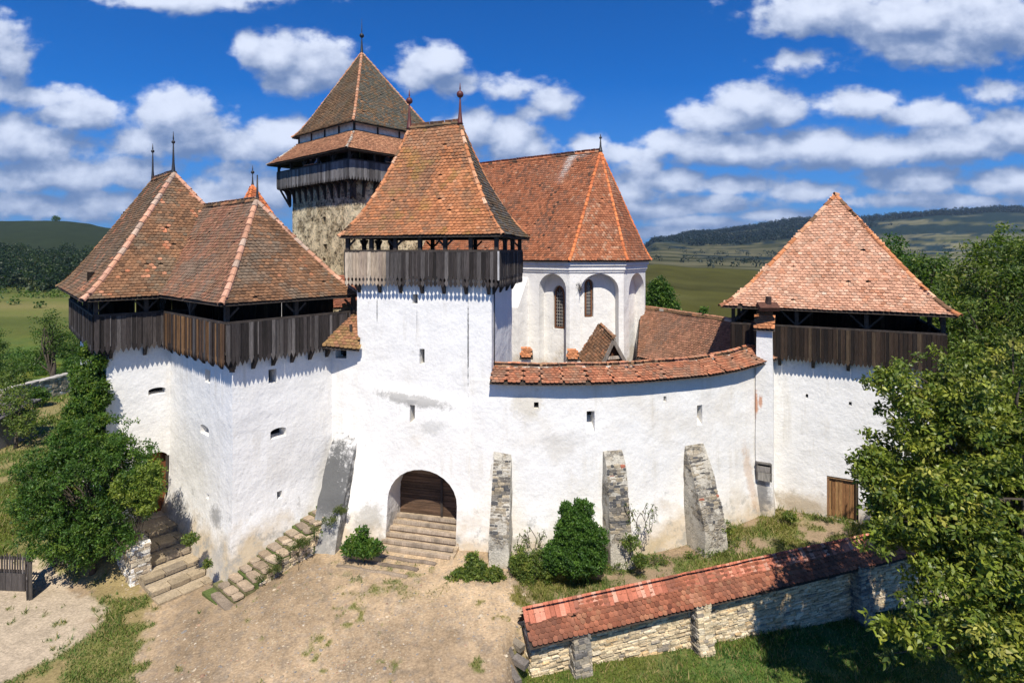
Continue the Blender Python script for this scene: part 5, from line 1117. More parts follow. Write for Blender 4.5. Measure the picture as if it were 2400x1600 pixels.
# edge stones and sunken steps at the end of the boundary wall
ES = empty('edging_steps', (-.2, 17.3, -.5), 'weathered timber and stone edging steps dropping beside the left end of the boundary wall', 'steps')
for (u0, v0, u1, v1, w) in ((1190, 1382, 1222, 1425, .22), (1208, 1398, 1240, 1440, .26), (1192, 1440, 1212, 1500, .24), (1172, 1475, 1200, 1545, .20), (1185, 1455, 1214, 1470, .22), (1200, 1500, 1225, 1520, .24), (1180, 1545, 1215, 1600, .2), (1205, 1540, 1235, 1560, .26)):
    a, b = G(u0, v0, -.35), G(u1, v1, -.42); mb = MB(); mb.beam([*a, -.36], [*b, -.42], w, .16, tuple(pick([((.22, .185, .14), 1), ((.15, .13, .11), 1)], 1)[0])); mb.build('edging_block', M['stone'], ES)

# ------------------------------------------------------------------ stair of irregular flagstones beside the bastion
SG = empty('flagstone_stair', (*kR(1.5, 1, 0)[:2], 0), 'mossy flagstone stair climbing along the white bastion wall towards the side door', 'stairs')
NS = 14; stz = lambda i: -.34 + .128 * i; sts = lambda i: -1.05 + .362 * i
mb = MB()
for i in range(NS):
    a, b = sts(i), sts(i + 1) + (.5 if i == NS - 1 else 0); o = kR(a, .0, -1.0); t1 = 1.78 - .058 * i
    mb.box(o, kR(b, 0, 0) - kR(a, 0, 0), kR(0, t1, 0) - kR(0, 0, 0), (0, 0, stz(i) - .03 + 1.0), (.16, .15, .07) if i % 3 else (.10, .13, .04))
mb.build('earth_fill', M['ground'], SG)
for i in range(NS):
    a, b = sts(i), sts(i + 1) + (.45 if i == NS - 1 else 0); c = [.30, rng.uniform(.75, 1.05), rng.uniform(1.25, 1.5), 1.80] if i % 3 == 1 else [.30, rng.uniform(.85, 1.2), 1.80]
    if i == 0: c = [.55, 1.9]
    c = [.30 + (q - .30) * (1.52 - .058 * i) / 1.5 for q in c]
    for j in range(len(c) - 1):
        s0, s1, q0_, q1_ = a + .02, b - .015, c[j] + .02, c[j + 1] - .02; jt = lambda: rng.uniform(-.045, .045); cc = rng.uniform(.04, .09)
        ring = [(s0 + jt(), q0_ + cc), (s0 + cc * .6, q0_ + jt() * .5), (s1 - cc, q0_ + jt() * .5), (s1 + jt() * .5, q0_ + cc), (s1 + jt() * .5, q1_ - cc), (s1 - cc, q1_ + jt()), (s0 + cc, q1_ + jt() * .5), (s0 + jt(), q1_ - cc)]
        z = stz(i) + rng.uniform(-.01, .015); mb = MB(); tx, ty = rng.normal(0, .015, 2)
        mb.prism([kR(x, y, z + tx * (x - s0) + ty * (y - 1)) for x, y in ring], (0, 0, .065), tuple(pick([((.33, .25, .17), 3), ((.28, .22, .16), 2), ((.38, .30, .21), 1)], 1)[0])); mb.build('flagstone', M['stone'], SG)
rsd = frame(kR(.2, 1.78 - .058 * 3.3, 0)[:2], kR(4.0, 1.78 - .058 * 13.5, 0)[:2] - kR(.2, 1.78 - .058 * 3.3, 0)[:2]); courses('retaining_stones', SG, rsd, 0, 4.2, lambda s: -.55, lambda s: stz((s + .2 + 1.05) / .362) - .16, .02, STC)

# ------------------------------------------------------------------ broad steps to the arched door, with their rough side wall
LS = empty('broad_steps', (*kL(3, 1.2, 0)[:2], 0), 'broad worn stone steps leading up to the arched wooden door behind the big bush', 'steps')
ed = [-.9, 1.45, 2.35, 3.15, 3.95, 4.7, 5.35]; hz_ = [.32, .14, -.03, -.19, -.34, -.47]
for i in range(6):
    a, b = ed[i], ed[i + 1]; t1 = 1.85 if b < 3.6 else 2.25; n = 3; mb = MB()
    mb.box(kL(a, .1, -1.0), kL(b - .05, 0, 0) - kL(a, 0, 0), kL(0, t1 - .12, 0) - kL(0, 0, 0), (0, 0, hz_[i] - .04 + 1.0), (.36, .29, .20)); mb.build('step_bed', M['ground'], LS)
    edges = np.linspace(.15, t1, n + 1) + np.array([0, rng.uniform(-.15, .15), rng.uniform(-.15, .15), 0])
    for j in range(n):
        q0_, q1_ = edges[j] + .012, edges[j + 1] - .012; jt = lambda: rng.uniform(-.03, .03); w = .42
        mb = MB(); mb.prism([kL(b - w + jt(), q0_, hz_[i]), kL(b + jt(), q0_ + .02, hz_[i]), kL(b + .02 + jt(), (q0_ + q1_) / 2, hz_[i]), kL(b + jt(), q1_ - .02, hz_[i]), kL(b - w + jt(), q1_, hz_[i])], (0, 0, -.14), tuple(pick([((.33, .26, .17), 3), ((.26, .21, .15), 2)], 1)[0])); mb.build('edge_stone', M['stone'], LS)
WL = empty('side_wall', (*kL(2.5, 2.1, 0)[:2], 0), 'stubby rubble side wall with whitewashed stones beside the broad steps and big bush', 'wall')
WS = [((.50, .43, .32), 3), ((.66, .62, .54), 2), ((.42, .34, .24), 2), ((.74, .72, .68), .8)]
MB().box(kL(.9, 1.9, -.8), kL(3.36, 0, 0) - kL(.9, 0, 0), kL(0, .55, 0) - kL(0, 0, 0), (0, 0, 1.62)).build('core', M['mortar'], WL)
wA = frame(kL(3.38, 2.48, 0)[:2], kL(0, -1, 0)[:2] - kL(0, 0, 0)[:2])
ef = lambda s, t, z: kL(3.38 + t, 1.87 + s, z); courses('end_stones', WL, ef, 0, .62, lambda s: -.7, lambda s: .86, .0, WS, ll=(.12, .3))
sf2 = lambda s, t, z: kL(s, 1.88 - t, z); courses('inner_stones', WL, sf2, .9, 3.4, lambda s: -.6, lambda s: .86, .0, WS)
sf3 = lambda s, t, z: kL(s, 2.48 + t, z); courses('outer_stones', WL, sf3, .9, 3.4, lambda s: -.7, lambda s: .86, .0, WS)
tpm = MB()
for k in range(10):
    for j in range(2): s = .9 + .25 * k; tpm.box(kL(s, 1.83 + .34 * j, .82), kL(.24, 0, 0) - kL(0, 0, 0), kL(0, .33, 0) - kL(0, 0, 0), (0, 0, .07 + rng.uniform(0, .03)), tuple(pick(WS if k > 7 else STD, 1)[0]), .02)
tpm.build('top_stones', M['stone'], WL)

# ------------------------------------------------------------------ foliage
DG = [((.032, .078, .013), 3), ((.058, .125, .017), 3), ((.095, .175, .023), 2), ((.16, .22, .028), .9)]
MG = [((.050, .095, .018), 3), ((.075, .13, .022), 3), ((.11, .17, .028), 2), ((.17, .20, .035), .7)]
YG = [((.075, .12, .020), 3), ((.11, .16, .025), 3), ((.17, .21, .035), 2), ((.26, .25, .05), .7), ((.05, .085, .018), 2)]
M['leaf2'] = leaf_mat('thick_leaves', trans=.18, rough=.45)
WN = [((.045, .072, .009), 2.5), ((.095, .135, .014), 3), ((.17, .21, .022), 3), ((.27, .28, .034), 1.8), ((.42, .38, .08), .3)]
EV = [((.035, .085, .014), 3), ((.06, .13, .018), 3), ((.11, .20, .026), 2)]
def leafmesh(c, size, cols, up=.5, narrow=.42, droop=.3):
    n = len(c); a = rng.normal(0, 1, (n, 3)); a[:, 2] -= droop; a /= np.linalg.norm(a, axis=1)[:, None]
    nn = rng.normal(0, 1, (n, 3)); nn[:, 2] += up * 2.2; nn -= a * (nn * a).sum(1)[:, None]; nn /= np.linalg.norm(nn, axis=1)[:, None] + 1e-9
    b = np.cross(nn, a); sz = (size * rng.uniform(.65, 1.25, n))[:, None]; w = sz * narrow
    P_ = [c, c + a * sz * .38 + b * w * .5 + nn * sz * .05, c + a * sz * .72 + b * w * .38 + nn * sz * .03, c + a * sz - nn * sz * .06, c + a * sz * .72 - b * w * .38 + nn * sz * .03, c + a * sz * .38 - b * w * .5 + nn * sz * .05]
    return stamp('leaves', np.stack(P_, 1), [(0, 1, 2, 3, 4, 5)], cols)
def clumps(blobs, n, shell=.5, un=.35, gap=0):
    B = np.array([b[:6] if len(b) >= 6 else (*b[:3], b[3], b[3], b[3]) for b in blobs], float); w = B[:, 3] * B[:, 4] * B[:, 5]; w = w ** .8; k = rng.choice(len(B), n, p=w / w.sum())
    d = rng.normal(0, 1, (n, 3)); d /= np.linalg.norm(d, axis=1)[:, None]; r = shell + (1 - shell) * rng.random(n) ** .7
    r = r * (1 + un * 2 * (fbm(B[k, :3] * 3 + d * 1.3 + 50, 1.6, 3) - .5)); c = B[k, :3] + d * r[:, None] * B[k, 3:6]
    if gap: kk = fbm(c + 3, 1.15, 3) + rng.normal(0, .02, n) > gap; c, k = c[kk], k[kk]
    return c, k
def foliage(name, parent, blobs, nclump, per, size, crad, pal, shell=.5, un=.35, mat='leaf', up=.5, narrow=.42, droop=.3, asroot=False, zmin=None, flat=.8, gap=0):
    c, k = clumps(blobs, nclump, shell, un, gap); nclump = len(c); tone = pick(pal, nclump)
    off_ = rng.normal(0, 1, (nclump, per, 3)); off_ /= np.linalg.norm(off_, axis=2)[..., None]; off_ *= (rng.random((nclump, per, 1)) ** .5) * crad; off_[..., 2] *= flat
    p = (c[:, None] + off_).reshape(-1, 3); col = np.repeat(tone, per, 0) * .6 + pick(pal, len(p)) * .4; col *= rng.uniform(.8, 1.2, (len(p), 1))
    if zmin is not None: kk = p[:, 2] > zmin; p, col = p[kk], col[kk]
    me = leafmesh(p, size, col, up, narrow, droop); me.materials.append(M[mat])
    if asroot: o = bpy.data.objects.new(name, me); COL.objects.link(o); return o, c
    return link(name, me, parent), c
def limbs(parent, base, trunk_top, targets, r0, n, mat='bark', name='trunk', pale=False):
    base, top = V3(base), V3(trunk_top); mb = MB(); m_ = (base + top) / 2 + rng.normal(0, .12, 3)
    q = [base + V3((0, 0, -.3)), base + (m_ - base) * .4, m_, top]; mb.tube(q, [r0 * 1.35, r0, r0 * .8, r0 * .6], 9)
    for t in targets[rng.choice(len(targets), min(n, len(targets)), replace=False)]:
        f = rng.uniform(.35, 1); st = base + (top - base) * f; d = t - st; L_ = np.linalg.norm(d); m1 = st + d * .35 + rng.normal(0, .10 * L_ * .5, 3) + V3((0, 0, .08 * L_)); m2 = st + d * .7 + rng.normal(0, .06 * L_, 3) + V3((0, 0, .05 * L_))
        rr = r0 * .38 * min(1, L_ / 3 + .3); mb.tube([st, m1, m2, t], [rr, rr * .65, rr * .38, rr * .12], 5, cap=False)
    return mb.build(name, M[mat], parent, True)
def pb(lst): return [(*P(u, v, D), r, r if len(x) < 6 else x[5], r * (x[4] if len(x) > 4 else 1)) for x in lst for (u, v, D, r) in (x[:4],)]
def tree(name, label, base, blobs, ncl, per, size, crad, pal, r0=.18, nb=40, top=None, group=None, cat='tree', **k):
    e = empty(name, base, label, cat, group); o, c = foliage('crown', e, blobs, ncl, per, size, crad, pal, **k)
    t = V3(top) if top is not None else V3(base) + (np.mean([b[:3] for b in blobs], axis=0) - V3(base)) * .8
    limbs(e, base, t, c, r0, nb); return e
# walnut tree leaning in from the right
wal = pb([(2225, 1010, 15.0, 2.0), (2140, 960, 15.2, .95), (2215, 925, 15.2, .85), (2110, 1130, 14.4, 1.25), (2190, 1190, 13.9, 1.6), (2330, 1130, 15, 2.3), (2140, 1290, 13.2, .95), (2250, 1340, 12.8, 1.5), (2150, 1420, 12.4, .9), (2270, 1480, 12.0, 1.1), (2400, 1330, 12.8, 1.9), (2450, 1000, 16, 2.6), (2420, 1560, 12, 1.5), (2200, 1540, 11.8, .55), (2120, 1050, 14.8, .9), (2080, 1200, 14.2, .7), (2090, 1090, 14.6, .75), (2300, 930, 15.6, 1.2), (2560, 1250, 14, 2.6), (2095, 905, 15, .62), (2065, 990, 14.8, .5), (2045, 1110, 14.4, .62), (2035, 1180, 14.2, .5), (2075, 1250, 13.6, .6), (2095, 1360, 12.9, .6), (2110, 1480, 12.2, .5)])
tree('walnut_tree', 'big leafy walnut tree filling the lower right corner in front of the white tower', (14.6, 14.6, -2.2), wal, 3600, 44, .15, .27, WN, .28, 110, (14.6, 14.9, 4.2), gap=.468, mat='leaf2', shell=.15, un=.7, up=.5, narrow=.44, droop=.5, flat=.6)
tree('broad_tree', 'tall bright green tree at the right edge rising above the tower eaves', (25.5, 29, -1.5), pb([(2330, 720, 30, 3.1), (2250, 800, 29, 2.2), (2420, 680, 30, 3.4), (2210, 730, 30, 1.4), (2350, 620, 30, 1.5), (2290, 900, 28, 2.2), (2450, 850, 28, 3.2), (2230, 970, 27, 1.6), (2400, 610, 31, 1.6)]), 1500, 26, .22, .50, YG, .35, 60, shell=.5, un=.42, up=.6)
tree('roadside_tree', 'smaller dark green tree just behind the right tower roof, left of the tallest tree', (27.5, 37, -1.5), pb([(2170, 660, 37, 2.0), (2130, 700, 37, 1.6), (2210, 720, 37, 2.2), (2180, 810, 36, 2.4)]), 700, 22, .26, .55, MG, .25, 30, un=.4)
tree('slender_tree', 'narrow dark treetop peeping over the right slope of the pale pyramid roof', (29, 46, -2), pb([(2065, 590, 45, 1.5), (2090, 640, 45, 1.8), (2110, 700, 45, 2.2)]), 420, 20, .30, .6, DG, .25, 20, un=.4)
tree('round_tree', 'rounded green tree standing just right of the church apse', (21.0, 60, -3), pb([(1548, 690, 60, 1.35), (1535, 712, 60, 1.5), (1562, 716, 60, 1.3), (1542, 668, 60, .9)]), 420, 22, .28, .45, DG, .2, 20, un=.3)
tree('meadow_bush', 'small lone bush on the green slope between church and right tower', (24.7, 72, zscreen(738, 72)), pb([(1650, 730, 72, .55)]), 40, 14, .3, .3, DG, .05, 4, cat='bush')
# bush, vine and low plants around the walls
bush_ = pb([(205, 1140, 20.7, 1.75), (120, 1150, 20.5, 1.15), (95, 1100, 20.6, .8), (285, 1100, 20.8, 1.2), (230, 1030, 21.0, .95), (335, 1140, 20.4, .62), (170, 1240, 20.2, 1.1), (260, 1220, 20.3, .9), (155, 1040, 21, .8), (300, 1010, 21.3, .55), (345, 1090, 20.8, .5), (330, 1190, 20.2, .5), (200, 1275, 20.2, .95, .8), (120, 1245, 20.2, .9, .8), (275, 1268, 20.1, .6, .8), (80, 1180, 20.4, .6)])
tree('large_bush', 'large dense dark green bush in front of the left bastion, beside the broad steps', (-15.6, 20.8, -.3), bush_, 3400, 24, .105, .17, DG + [((.11, .15, .025), .5)], .10, 90, (-15.4, 20.8, 2.2), shell=.5, un=.45, cat='bush', zmin=-.35, gap=.43)
tree('yellow_shrub', 'yellow-green leafy shrub overlapping the arched door at the right of the big bush', (-13.9, 20.6, .2), pb([(350, 1110, 20.2, .42), (368, 1145, 20.1, .30), (325, 1160, 20.0, .42), (345, 1185, 20.0, .3), (295, 1140, 20, .45)]), 190, 24, .11, .16, [((.16, .22, .03), 3), ((.24, .27, .04), 2), ((.10, .15, .025), 2)], .04, 30, cat='bush')
vin, _ = foliage('climbing_vine', None, pb([(228, 850, 22.7, .38), (212, 900, 22.9, .62), (205, 960, 22.9, .75), (195, 1010, 23, .75), (190, 1060, 23.1, .7), (236, 905, 22.4, .25), (236, 985, 22.3, .3), (240, 1040, 22.2, .4), (205, 825, 23.6, .35), (196, 880, 23.6, .5), (228, 935, 22.5, .45)]), 2300, 20, .12, .15, [((.06, .125, .016), 3), ((.10, .175, .02), 3), ((.19, .24, .03), 1.5), ((.03, .065, .012), 2)], asroot=True, shell=.4); tag(vin, 'bright green creeper covering the left corner of the long bastion above the big bush', 'climbing plant')
tree('laurel_shrub', 'small glossy green shrub at the foot of the grey buttress left of the gate steps', (-5.55, 21.0, -.05), pb([(828, 1278, 20.9, .38, .8), (870, 1284, 20.8, .40, .7), (848, 1248, 20.9, .24), (850, 1285, 20.8, .4, .6)]), 260, 18, .13, .11, EV + [((.14, .2, .03), 2)], .03, 20, cat='bush', up=.1, droop=-.5)
tree('spreading_shrub', 'low spreading shrub below the buttress nearest the gate, edged with stones', (-1.4, 20.3, -.1), pb([(1115, 1338, 20.2, .46, .8), (1080, 1350, 20.1, .40, .6), (1158, 1348, 20.0, .38, .6), (1108, 1310, 20.3, .25), (1055, 1360, 19.9, .2, .6)]), 520, 18, .10, .10, YG, .03, 24, cat='bush')
tree('hedge_shrub', 'loose light green shrub between the nearest buttress and the conical evergreen', (.9, 20.2, -.25), pb([(1225, 1330, 20.2, .45), (1260, 1320, 20.4, .5), (1215, 1300, 20.5, .35), (1285, 1335, 20.2, .35), (1235, 1360, 20, .25)]), 380, 20, .085, .13, YG, .03, 24, cat='bush')
tree('conical_evergreen', 'dense conical evergreen bush against the dark middle buttress', (2.3, 20.2, -.35), pb([(1350, 1300, 20.1, .92, .75), (1350, 1245, 20.2, .72), (1338, 1205, 20.3, .42), (1368, 1198, 20.3, .36), (1392, 1262, 20.2, .46), (1305, 1305, 20.1, .5), (1360, 1180, 20.3, .16), (1326, 1186, 20.3, .14), (1390, 1310, 20.1, .5)]), 1900, 26, .085, .12, EV, .05, 20, cat='bush', shell=.55, un=.22, up=.3, droop=-.9, narrow=.5)
for (u, v, D, r, lab) in ((1478, 1270, 20.9, .34, 'tangle of weeds and creeper right of the middle buttress foot'), (1500, 1310, 20.4, .26, 'low weeds on the terrace in front of the middle buttress'), (745, 1245, 22.0, .30, 'fern-like weeds hanging over the top of the flagstone stair wall'), (690, 1290, 21.4, .18, 'small weed on the stair retaining wall half way up'), (446, 1262, 20.3, .22, 'bright green weed at the foot of the bastion beside the broad steps'), (482, 1320, 19.8, .16, 'tiny weed by the base of the bastion front corner'), (1700, 1235, 22.4, .36, 'leafy weeds at the wall foot right of the farthest buttress'), (1850, 1208, 23.6, .26, 'small green weed beneath the right tower wall')):
    tree('weed_clump', lab, (*P(u, v, D)[:2], P(u, v, D)[2] - r * .6), [(*P(u, v, D), r * 1.1, r * 1.1, r * .7)], 50 if r > .2 else 22, 14, .09, .10, YG, .012, 8, cat='weeds')
lowp = [(610 + 26 * i + rng.uniform(-8, 8), 1352 - 22 * i + rng.uniform(-5, 5), 19.6 + .33 * i, rng.uniform(.10, .2)) for i in range(8)]
tree('stair_foot_weeds', 'band of low mossy weeds along the foot of the flagstone stair wall', (*P(700, 1300, 20.5)[:2], -.2), [(*P(u, v, D)[:2], P(u, v, D)[2], r * 1.6, r * 1.2, r * .8) for u, v, D, r in lowp], 220, 14, .06, .09, [((.07, .10, .02), 3), ((.13, .14, .035), 2), ((.05, .08, .015), 2)], .01, 10, cat='weeds')
tp_l = [(1300 + 50 * i + rng.uniform(-20, 20), 1372 - 16 * i + rng.uniform(-10, 22), 20.0 + .28 * i, rng.uniform(.12, .30)) for i in range(11)]
tree('terrace_weeds', 'straggling green weeds along the terrace between the curved wall and boundary wall', (*P(1500, 1330, 21)[:2], -.2), [(*P(u, v, D)[:2], -.15, r * 1.8, r * 1.2, r * .55) for u, v, D, r in tp_l], 300, 14, .075, .12, YG, .01, 10, cat='weeds')
for (u, v, D, hgt, lab) in ((1242, 1265, 20.9, .9, 'bare looping creeper on the white wall above the loose shrub'), (1500, 1225, 21.3, 1.3, 'wispy creeper climbing the wall right of the middle buttress')):
    b_ = P(u, v, D); mb = MB(); pts_all = []
    for k in range(9):
        x = b_ + V3((rng.uniform(-.5, .5), 0, -.3)); pts = [x]
        for j in range(7): x = x + V3((rng.uniform(-.12, .12), rng.uniform(-.02, .02), hgt / 7 * rng.uniform(.2, 1.5) * (1 if j < 5 else -1))); pts.append(x)
        mb.tube(pts, [.012] * 8, 4, (.25, .2, .12), False); pts_all += pts
    e = empty('wall_creeper', b_, lab, 'climbing plant'); mb.build('stem', M['bark'], e); foliage('foliage', e, [(*p, .07, .04, .07) for p in pts_all], 70, 5, .07, .07, YG)

# ------------------------------------------------------------------ yard on the left: fences, stone wall, shed, trees
def hz(x, y): return float(height(np.array([x]), np.array([y]))[0])
def fence(name, label, a, b, hgt, lo, cat='fence', wd=.055, gap=.10, solid=.5, group=None, col=GREYW):
    a, b = v2(a), v2(b); d = b - a; L_ = np.linalg.norm(d); d /= L_; n = v2((d[1], -d[0])); e = empty(name, (*((a + b) / 2), lo), label, cat, group); q = lambda s, t, z: np.array([*(a + d * s + n * t), z])
    pk = MB(); s = 0
    while s < L_: hh = hgt * rng.uniform(.93, 1.04); pk.prism([q(s, 0, lo), q(s + wd, 0, lo), q(s + wd, 0, lo + hh - .06), q(s + wd / 2, 0, lo + hh), q(s, 0, lo + hh - .06)], [*(n * .02), 0], tuple(pick(col, 1)[0] * 1.4)); s += gap
    pk.build('pickets', M['wood'], e)
    if solid: sbm = MB(); s = 0
    while solid and s < L_: w = min(.22, L_ - s); sbm.box(q(s, .03, lo - .05), q(w - .01, 0, 0) - q(0, 0, 0), q(0, .025, 0) - q(0, 0, 0), (0, 0, solid * hgt), tuple(pick(col, 1)[0])); s += .22
    if solid: sbm.build('lower_boards', M['wood'], e)
    for z in (.5, .86): MB().beam(q(0, -.03, lo + hgt * z), q(L_, -.03, lo + hgt * z), .05, .07, (.08, .07, .06)).build('rail', M['wood'], e)
    for s in (0, L_): MB().beam(q(s, -.05, lo - .2), q(s, -.05, lo + hgt + .05), .10, .10, (.08, .07, .06), up=(d[0], d[1], 0)).build('post', M['wood'], e)
p_a, p_b, p_c = G(-130, 1372, -.5), G(62, 1380, -.5), G(98, 1392, -.5)
fence('picket_fence', 'grey wooden picket fence with boarded lower half at the far left edge of the yard', p_a, p_b, 1.25, -.5)
fence('garden_gate', 'open slatted garden gate at the end of the left picket fence', p_b + v2((.05, 0)), p_b + v2((.55, -.55)), 1.2, -.5, 'gate', gap=.07, wd=.06)
fence('paling_fence', 'short dark paling fence half hidden under the big bush', G(124, 1338, -.4), G(262, 1322, -.4), 1.0, -.4, solid=.3)
YW = empty('rubble_garden_wall', (-44, 44, 0), 'dry rubble garden wall with a pale crest at the back of the left yard', 'wall'); wa, wb = P(10, 918, 41)[:2], P(175, 880, 47)[:2]; yf = frame(wa, wb - wa); WLn = np.linalg.norm(wb - wa)
MB().box(yf(0, -.5, -.6), yf(WLn, 0, 0) - yf(0, 0, 0), yf(0, .45, 0) - yf(0, 0, 0), (0, 0, 2.0)).build('core', M['mortar'], YW)
courses('stones', YW, yf, 0, WLn, lambda s: -.3, lambda s: 1.45 + .05 * math.sin(s), 0, WS + STD, hh=(.10, .22), ll=(.2, .5)); mb = MB(); s = 0
while s < WLn: w = rng.uniform(.3, .6); mb.box(yf(s, -.55, 1.38), yf(w, 0, 0) - yf(0, 0, 0), yf(0, .62, 0) - yf(0, 0, 0), (0, 0, .12), tuple(pick([((.44, .41, .36), 1), ((.34, .31, .27), 1)], 1)[0]), .03); s += w
mb.build('crest_stones', M['stone'], YW)
SD = empty('yard_shed', (-31, 33.5, 0), 'corner of a small dark grey stone shed at the left picture edge', 'shed'); o = P(-40, 1062, 33); mb = MB(); mb.box([o[0] - 3, 32.6, -.3], (3.95, 0, 0), (0, 3, 0), (0, 0, 1.9), (.20, .19, .19)); mb.build('wall', M['stone'], SD)
mb = MB(); mb.box([o[0] - 3.2, 32.4, 1.6], (4.3, 0, 0), (0, 3.4, .5), (0, 0, .10), (.12, .11, .11)); mb.build('roof', M['wood'], SD)
tree('small_yard_tree', 'pale green young tree beside the stone shed at the left edge', (-29.5, 33.2, 0), pb([(30, 960, 34, 1.3), (70, 985, 33.5, .8), (5, 930, 35, 1.5), (50, 1010, 33, .6)]), 300, 18, .16, .3, YG, .10, 24, shell=.4, un=.4)
tree('leaning_tree', 'thin leaning tree with sparse foliage in front of the far rubble wall', (-38.0, 46, -.2), pb([(112, 770, 47, 1.3), (100, 830, 46.5, 1.1), (135, 800, 47, .9), (125, 735, 47, .6)]), 150, 16, .2, .45, MG, .22, 40, top=P(118, 790, 47), shell=.2, un=.5)
for i, (u, v, D, r, lab) in enumerate(((60, 840, 56, 2.2, 'rounded shrub behind the left end of the rubble garden wall'), (15, 870, 50, 2.0, 'shrub at the left edge just in front of the rubble garden wall'), (165, 800, 60, 2.6, 'tall shrub rising beside the long bastion roof edge'), (110, 870, 54, 1.6, 'low shrub behind the middle of the rubble garden wall'), (-40, 800, 58, 3.0, 'dark tree cut by the left edge, above the rubble wall'), (180, 850, 52, 1.8, 'shrub between the leaning tree and the ivy-covered corner'), (85, 915, 42, .8, 'small bright bush in front of the rubble garden wall'))):
    r = r * .72; c = P(u, v + 8, D); tree('shrub', lab, (c[0], c[1], -.3), [(c[0], c[1], c[2], r, r, r * .85), (c[0] + r * .5, c[1], c[2] - r * .5, r * .7, r * .7, r * .7)], int(150 * r), 16, .20, .35, [DG, MG, DG][i % 3], .08, 12, cat='bush', un=.45, group='shrubs of the left yard')
lt_ = empty('lone_tree', (-733, 900, zscreen(519, 900)), 'single tiny tree standing on the crest of the left hill', 'tree'); q = P(132, 512, 900)
foliage('crown', lt_, [(*q, 5.2, 5.2, 4.0)], 60, 14, 1.6, 1.4, DG); MB().tube([q + V3((0, 0, -9)), q], [.7, .5], 6).build('trunk', M['bark'], lt_, True)
# distant woods (uncountable)
def woods(name, pts, r, per, size, pal, flat=.8):
    n = len(pts); z = height(pts[:, 0], pts[:, 1]); r = r * rng.uniform(.6, 1.3, n); tone = pick(pal, n)
    d = rng.normal(0, 1, (n, per, 3)); d /= np.linalg.norm(d, axis=2)[..., None]; d[..., 2] = np.abs(d[..., 2]) * 1.4 - .3
    c = np.concatenate([pts, (z + r * .4)[:, None]], 1); p = (c[:, None] + d * r[:, None, None] * rng.uniform(.75, 1.05, (n, per, 1))).reshape(-1, 3)
    me = leafmesh(p, size, np.repeat(tone, per, 0) * rng.uniform(.7, 1.3, (n * per, 1)), .6, .8); me.materials.append(M['leaf']); o = bpy.data.objects.new(name, me); COL.objects.link(o); tag(o, kind='stuff'); return o
yy = rng.uniform(228, 470, 2600); uu = rng.uniform(-500, 420, 2600); pts = np.stack([(uu - 1200) / F * yy, yy], 1); kp_ = fbm(pts, .02, 3) > (.42 - .0006 * (yy - 228))
FP = [((.014, .030, .009), 4), ((.022, .044, .012), 3), ((.04, .066, .016), 1.6), ((.07, .085, .035), .5)]
tag(woods('forest', pts[kp_], 4.2, 64, 1.1, FP), 'dark continuous wood on the slope below the left hill', 'forest')
yy = rng.uniform(130, 228, 130); uu = rng.uniform(-300, 300, 130); pts = np.stack([(uu - 1200) / F * yy, yy], 1); kp_ = fbm(pts, .03, 2) > .52; tag(woods('scrub', pts[kp_], 1.5, 40, .6, MG), 'scattered scrub across the meadow below the wood', 'scrub')
yy = np.concatenate([rng.uniform(2120, 2300, 1500), rng.uniform(1350, 2200, 3500)]); uu = rng.uniform(1480, 2700, 5000); pts = np.stack([(uu - 1200) / F * yy, yy], 1); hw = fbm(pts + 9, .005, 4); kp_ = (yy > 2120) | ((hw > .40) & (rng.random(len(uu)) > sstep(uu, 1850, 2180)) & (yy > 1400 + 500 * sstep(uu, 1700, 2100)))
WP = [((.011, .024, .020), 3), ((.017, .034, .026), 2)]  # tree tones carry painted cloud shadow and a blue haze tint
tag(woods('hill_wood', pts[kp_], 9, 26, 4.2, WP), 'dark wooded ridge of the distant hills on the right', 'forest')
yy = rng.uniform(480, 1250, 420); uu = rng.uniform(1440, 2600, 420); pts = np.stack([(uu - 1200) / F * yy, yy], 1); kp_ = fbm(pts, .008, 3) > .50; tag(woods('valley_scrub', pts[kp_], 4.5, 20, 2.2, WP), 'scattered bushes and hedges in the valley below the hills', 'scrub')

# ------------------------------------------------------------------ grass blades and pebbles
n = 420000; v_ = rng.uniform(880, 1680, n); u_ = rng.uniform(-250, 2600, n); D_ = 11.9 * F / (v_ - 590); x = (u_ - 1200) / F * D_; y = D_; gm2, cc, gc = ground_masks(x, y); kp_ = (rng.random(n) < gm2 * .9) & (D_ > 11) & (D_ < 48)
# keep clear of walls and stairs
def inside(x, y, o, e, s0, s1, t0_, t1_): n_ = v2((e[1], -e[0])); s = (x - o[0]) * e[0] + (y - o[1]) * e[1]; t = (x - o[0]) * n_[0] + (y - o[1]) * n_[1]; return (s > s0) & (s < s1) & (t > t0_) & (t < t1_)
kp_ &= ~inside(x, y, K, kr, -1.4, 6, -8, 2.0) & ~inside(x, y, b1, br, -.3, 9, -10, .3) & ~inside(x, y, kL(0, 0, 0)[:2], -kl, -1, 5.4, -3, 2.3)
x, y, gc, D_ = x[kp_], y[kp_], gc[kp_], D_[kp_]; z = height(x, y); N = len(x); hgt = rng.uniform(.035, .12, N) * np.clip(D_ / 17, .8, 2) ; a = rng.uniform(0, 6.283, N); wd = rng.uniform(.010, .022, N) * np.clip(D_ / 16, 1, 3)
hgt *= np.where(fbm(np.stack([x, y], 1), .8, 3) > .56, 1.7, 1) * np.where((x > -9) & (x < .3) & (y < 21.5), .55, 1)
c0 = np.stack([x, y, z - .01], 1); dx = np.stack([np.cos(a), np.sin(a), 0 * a], 1); ln = rng.normal(0, .5, (N, 2)) * hgt[:, None]
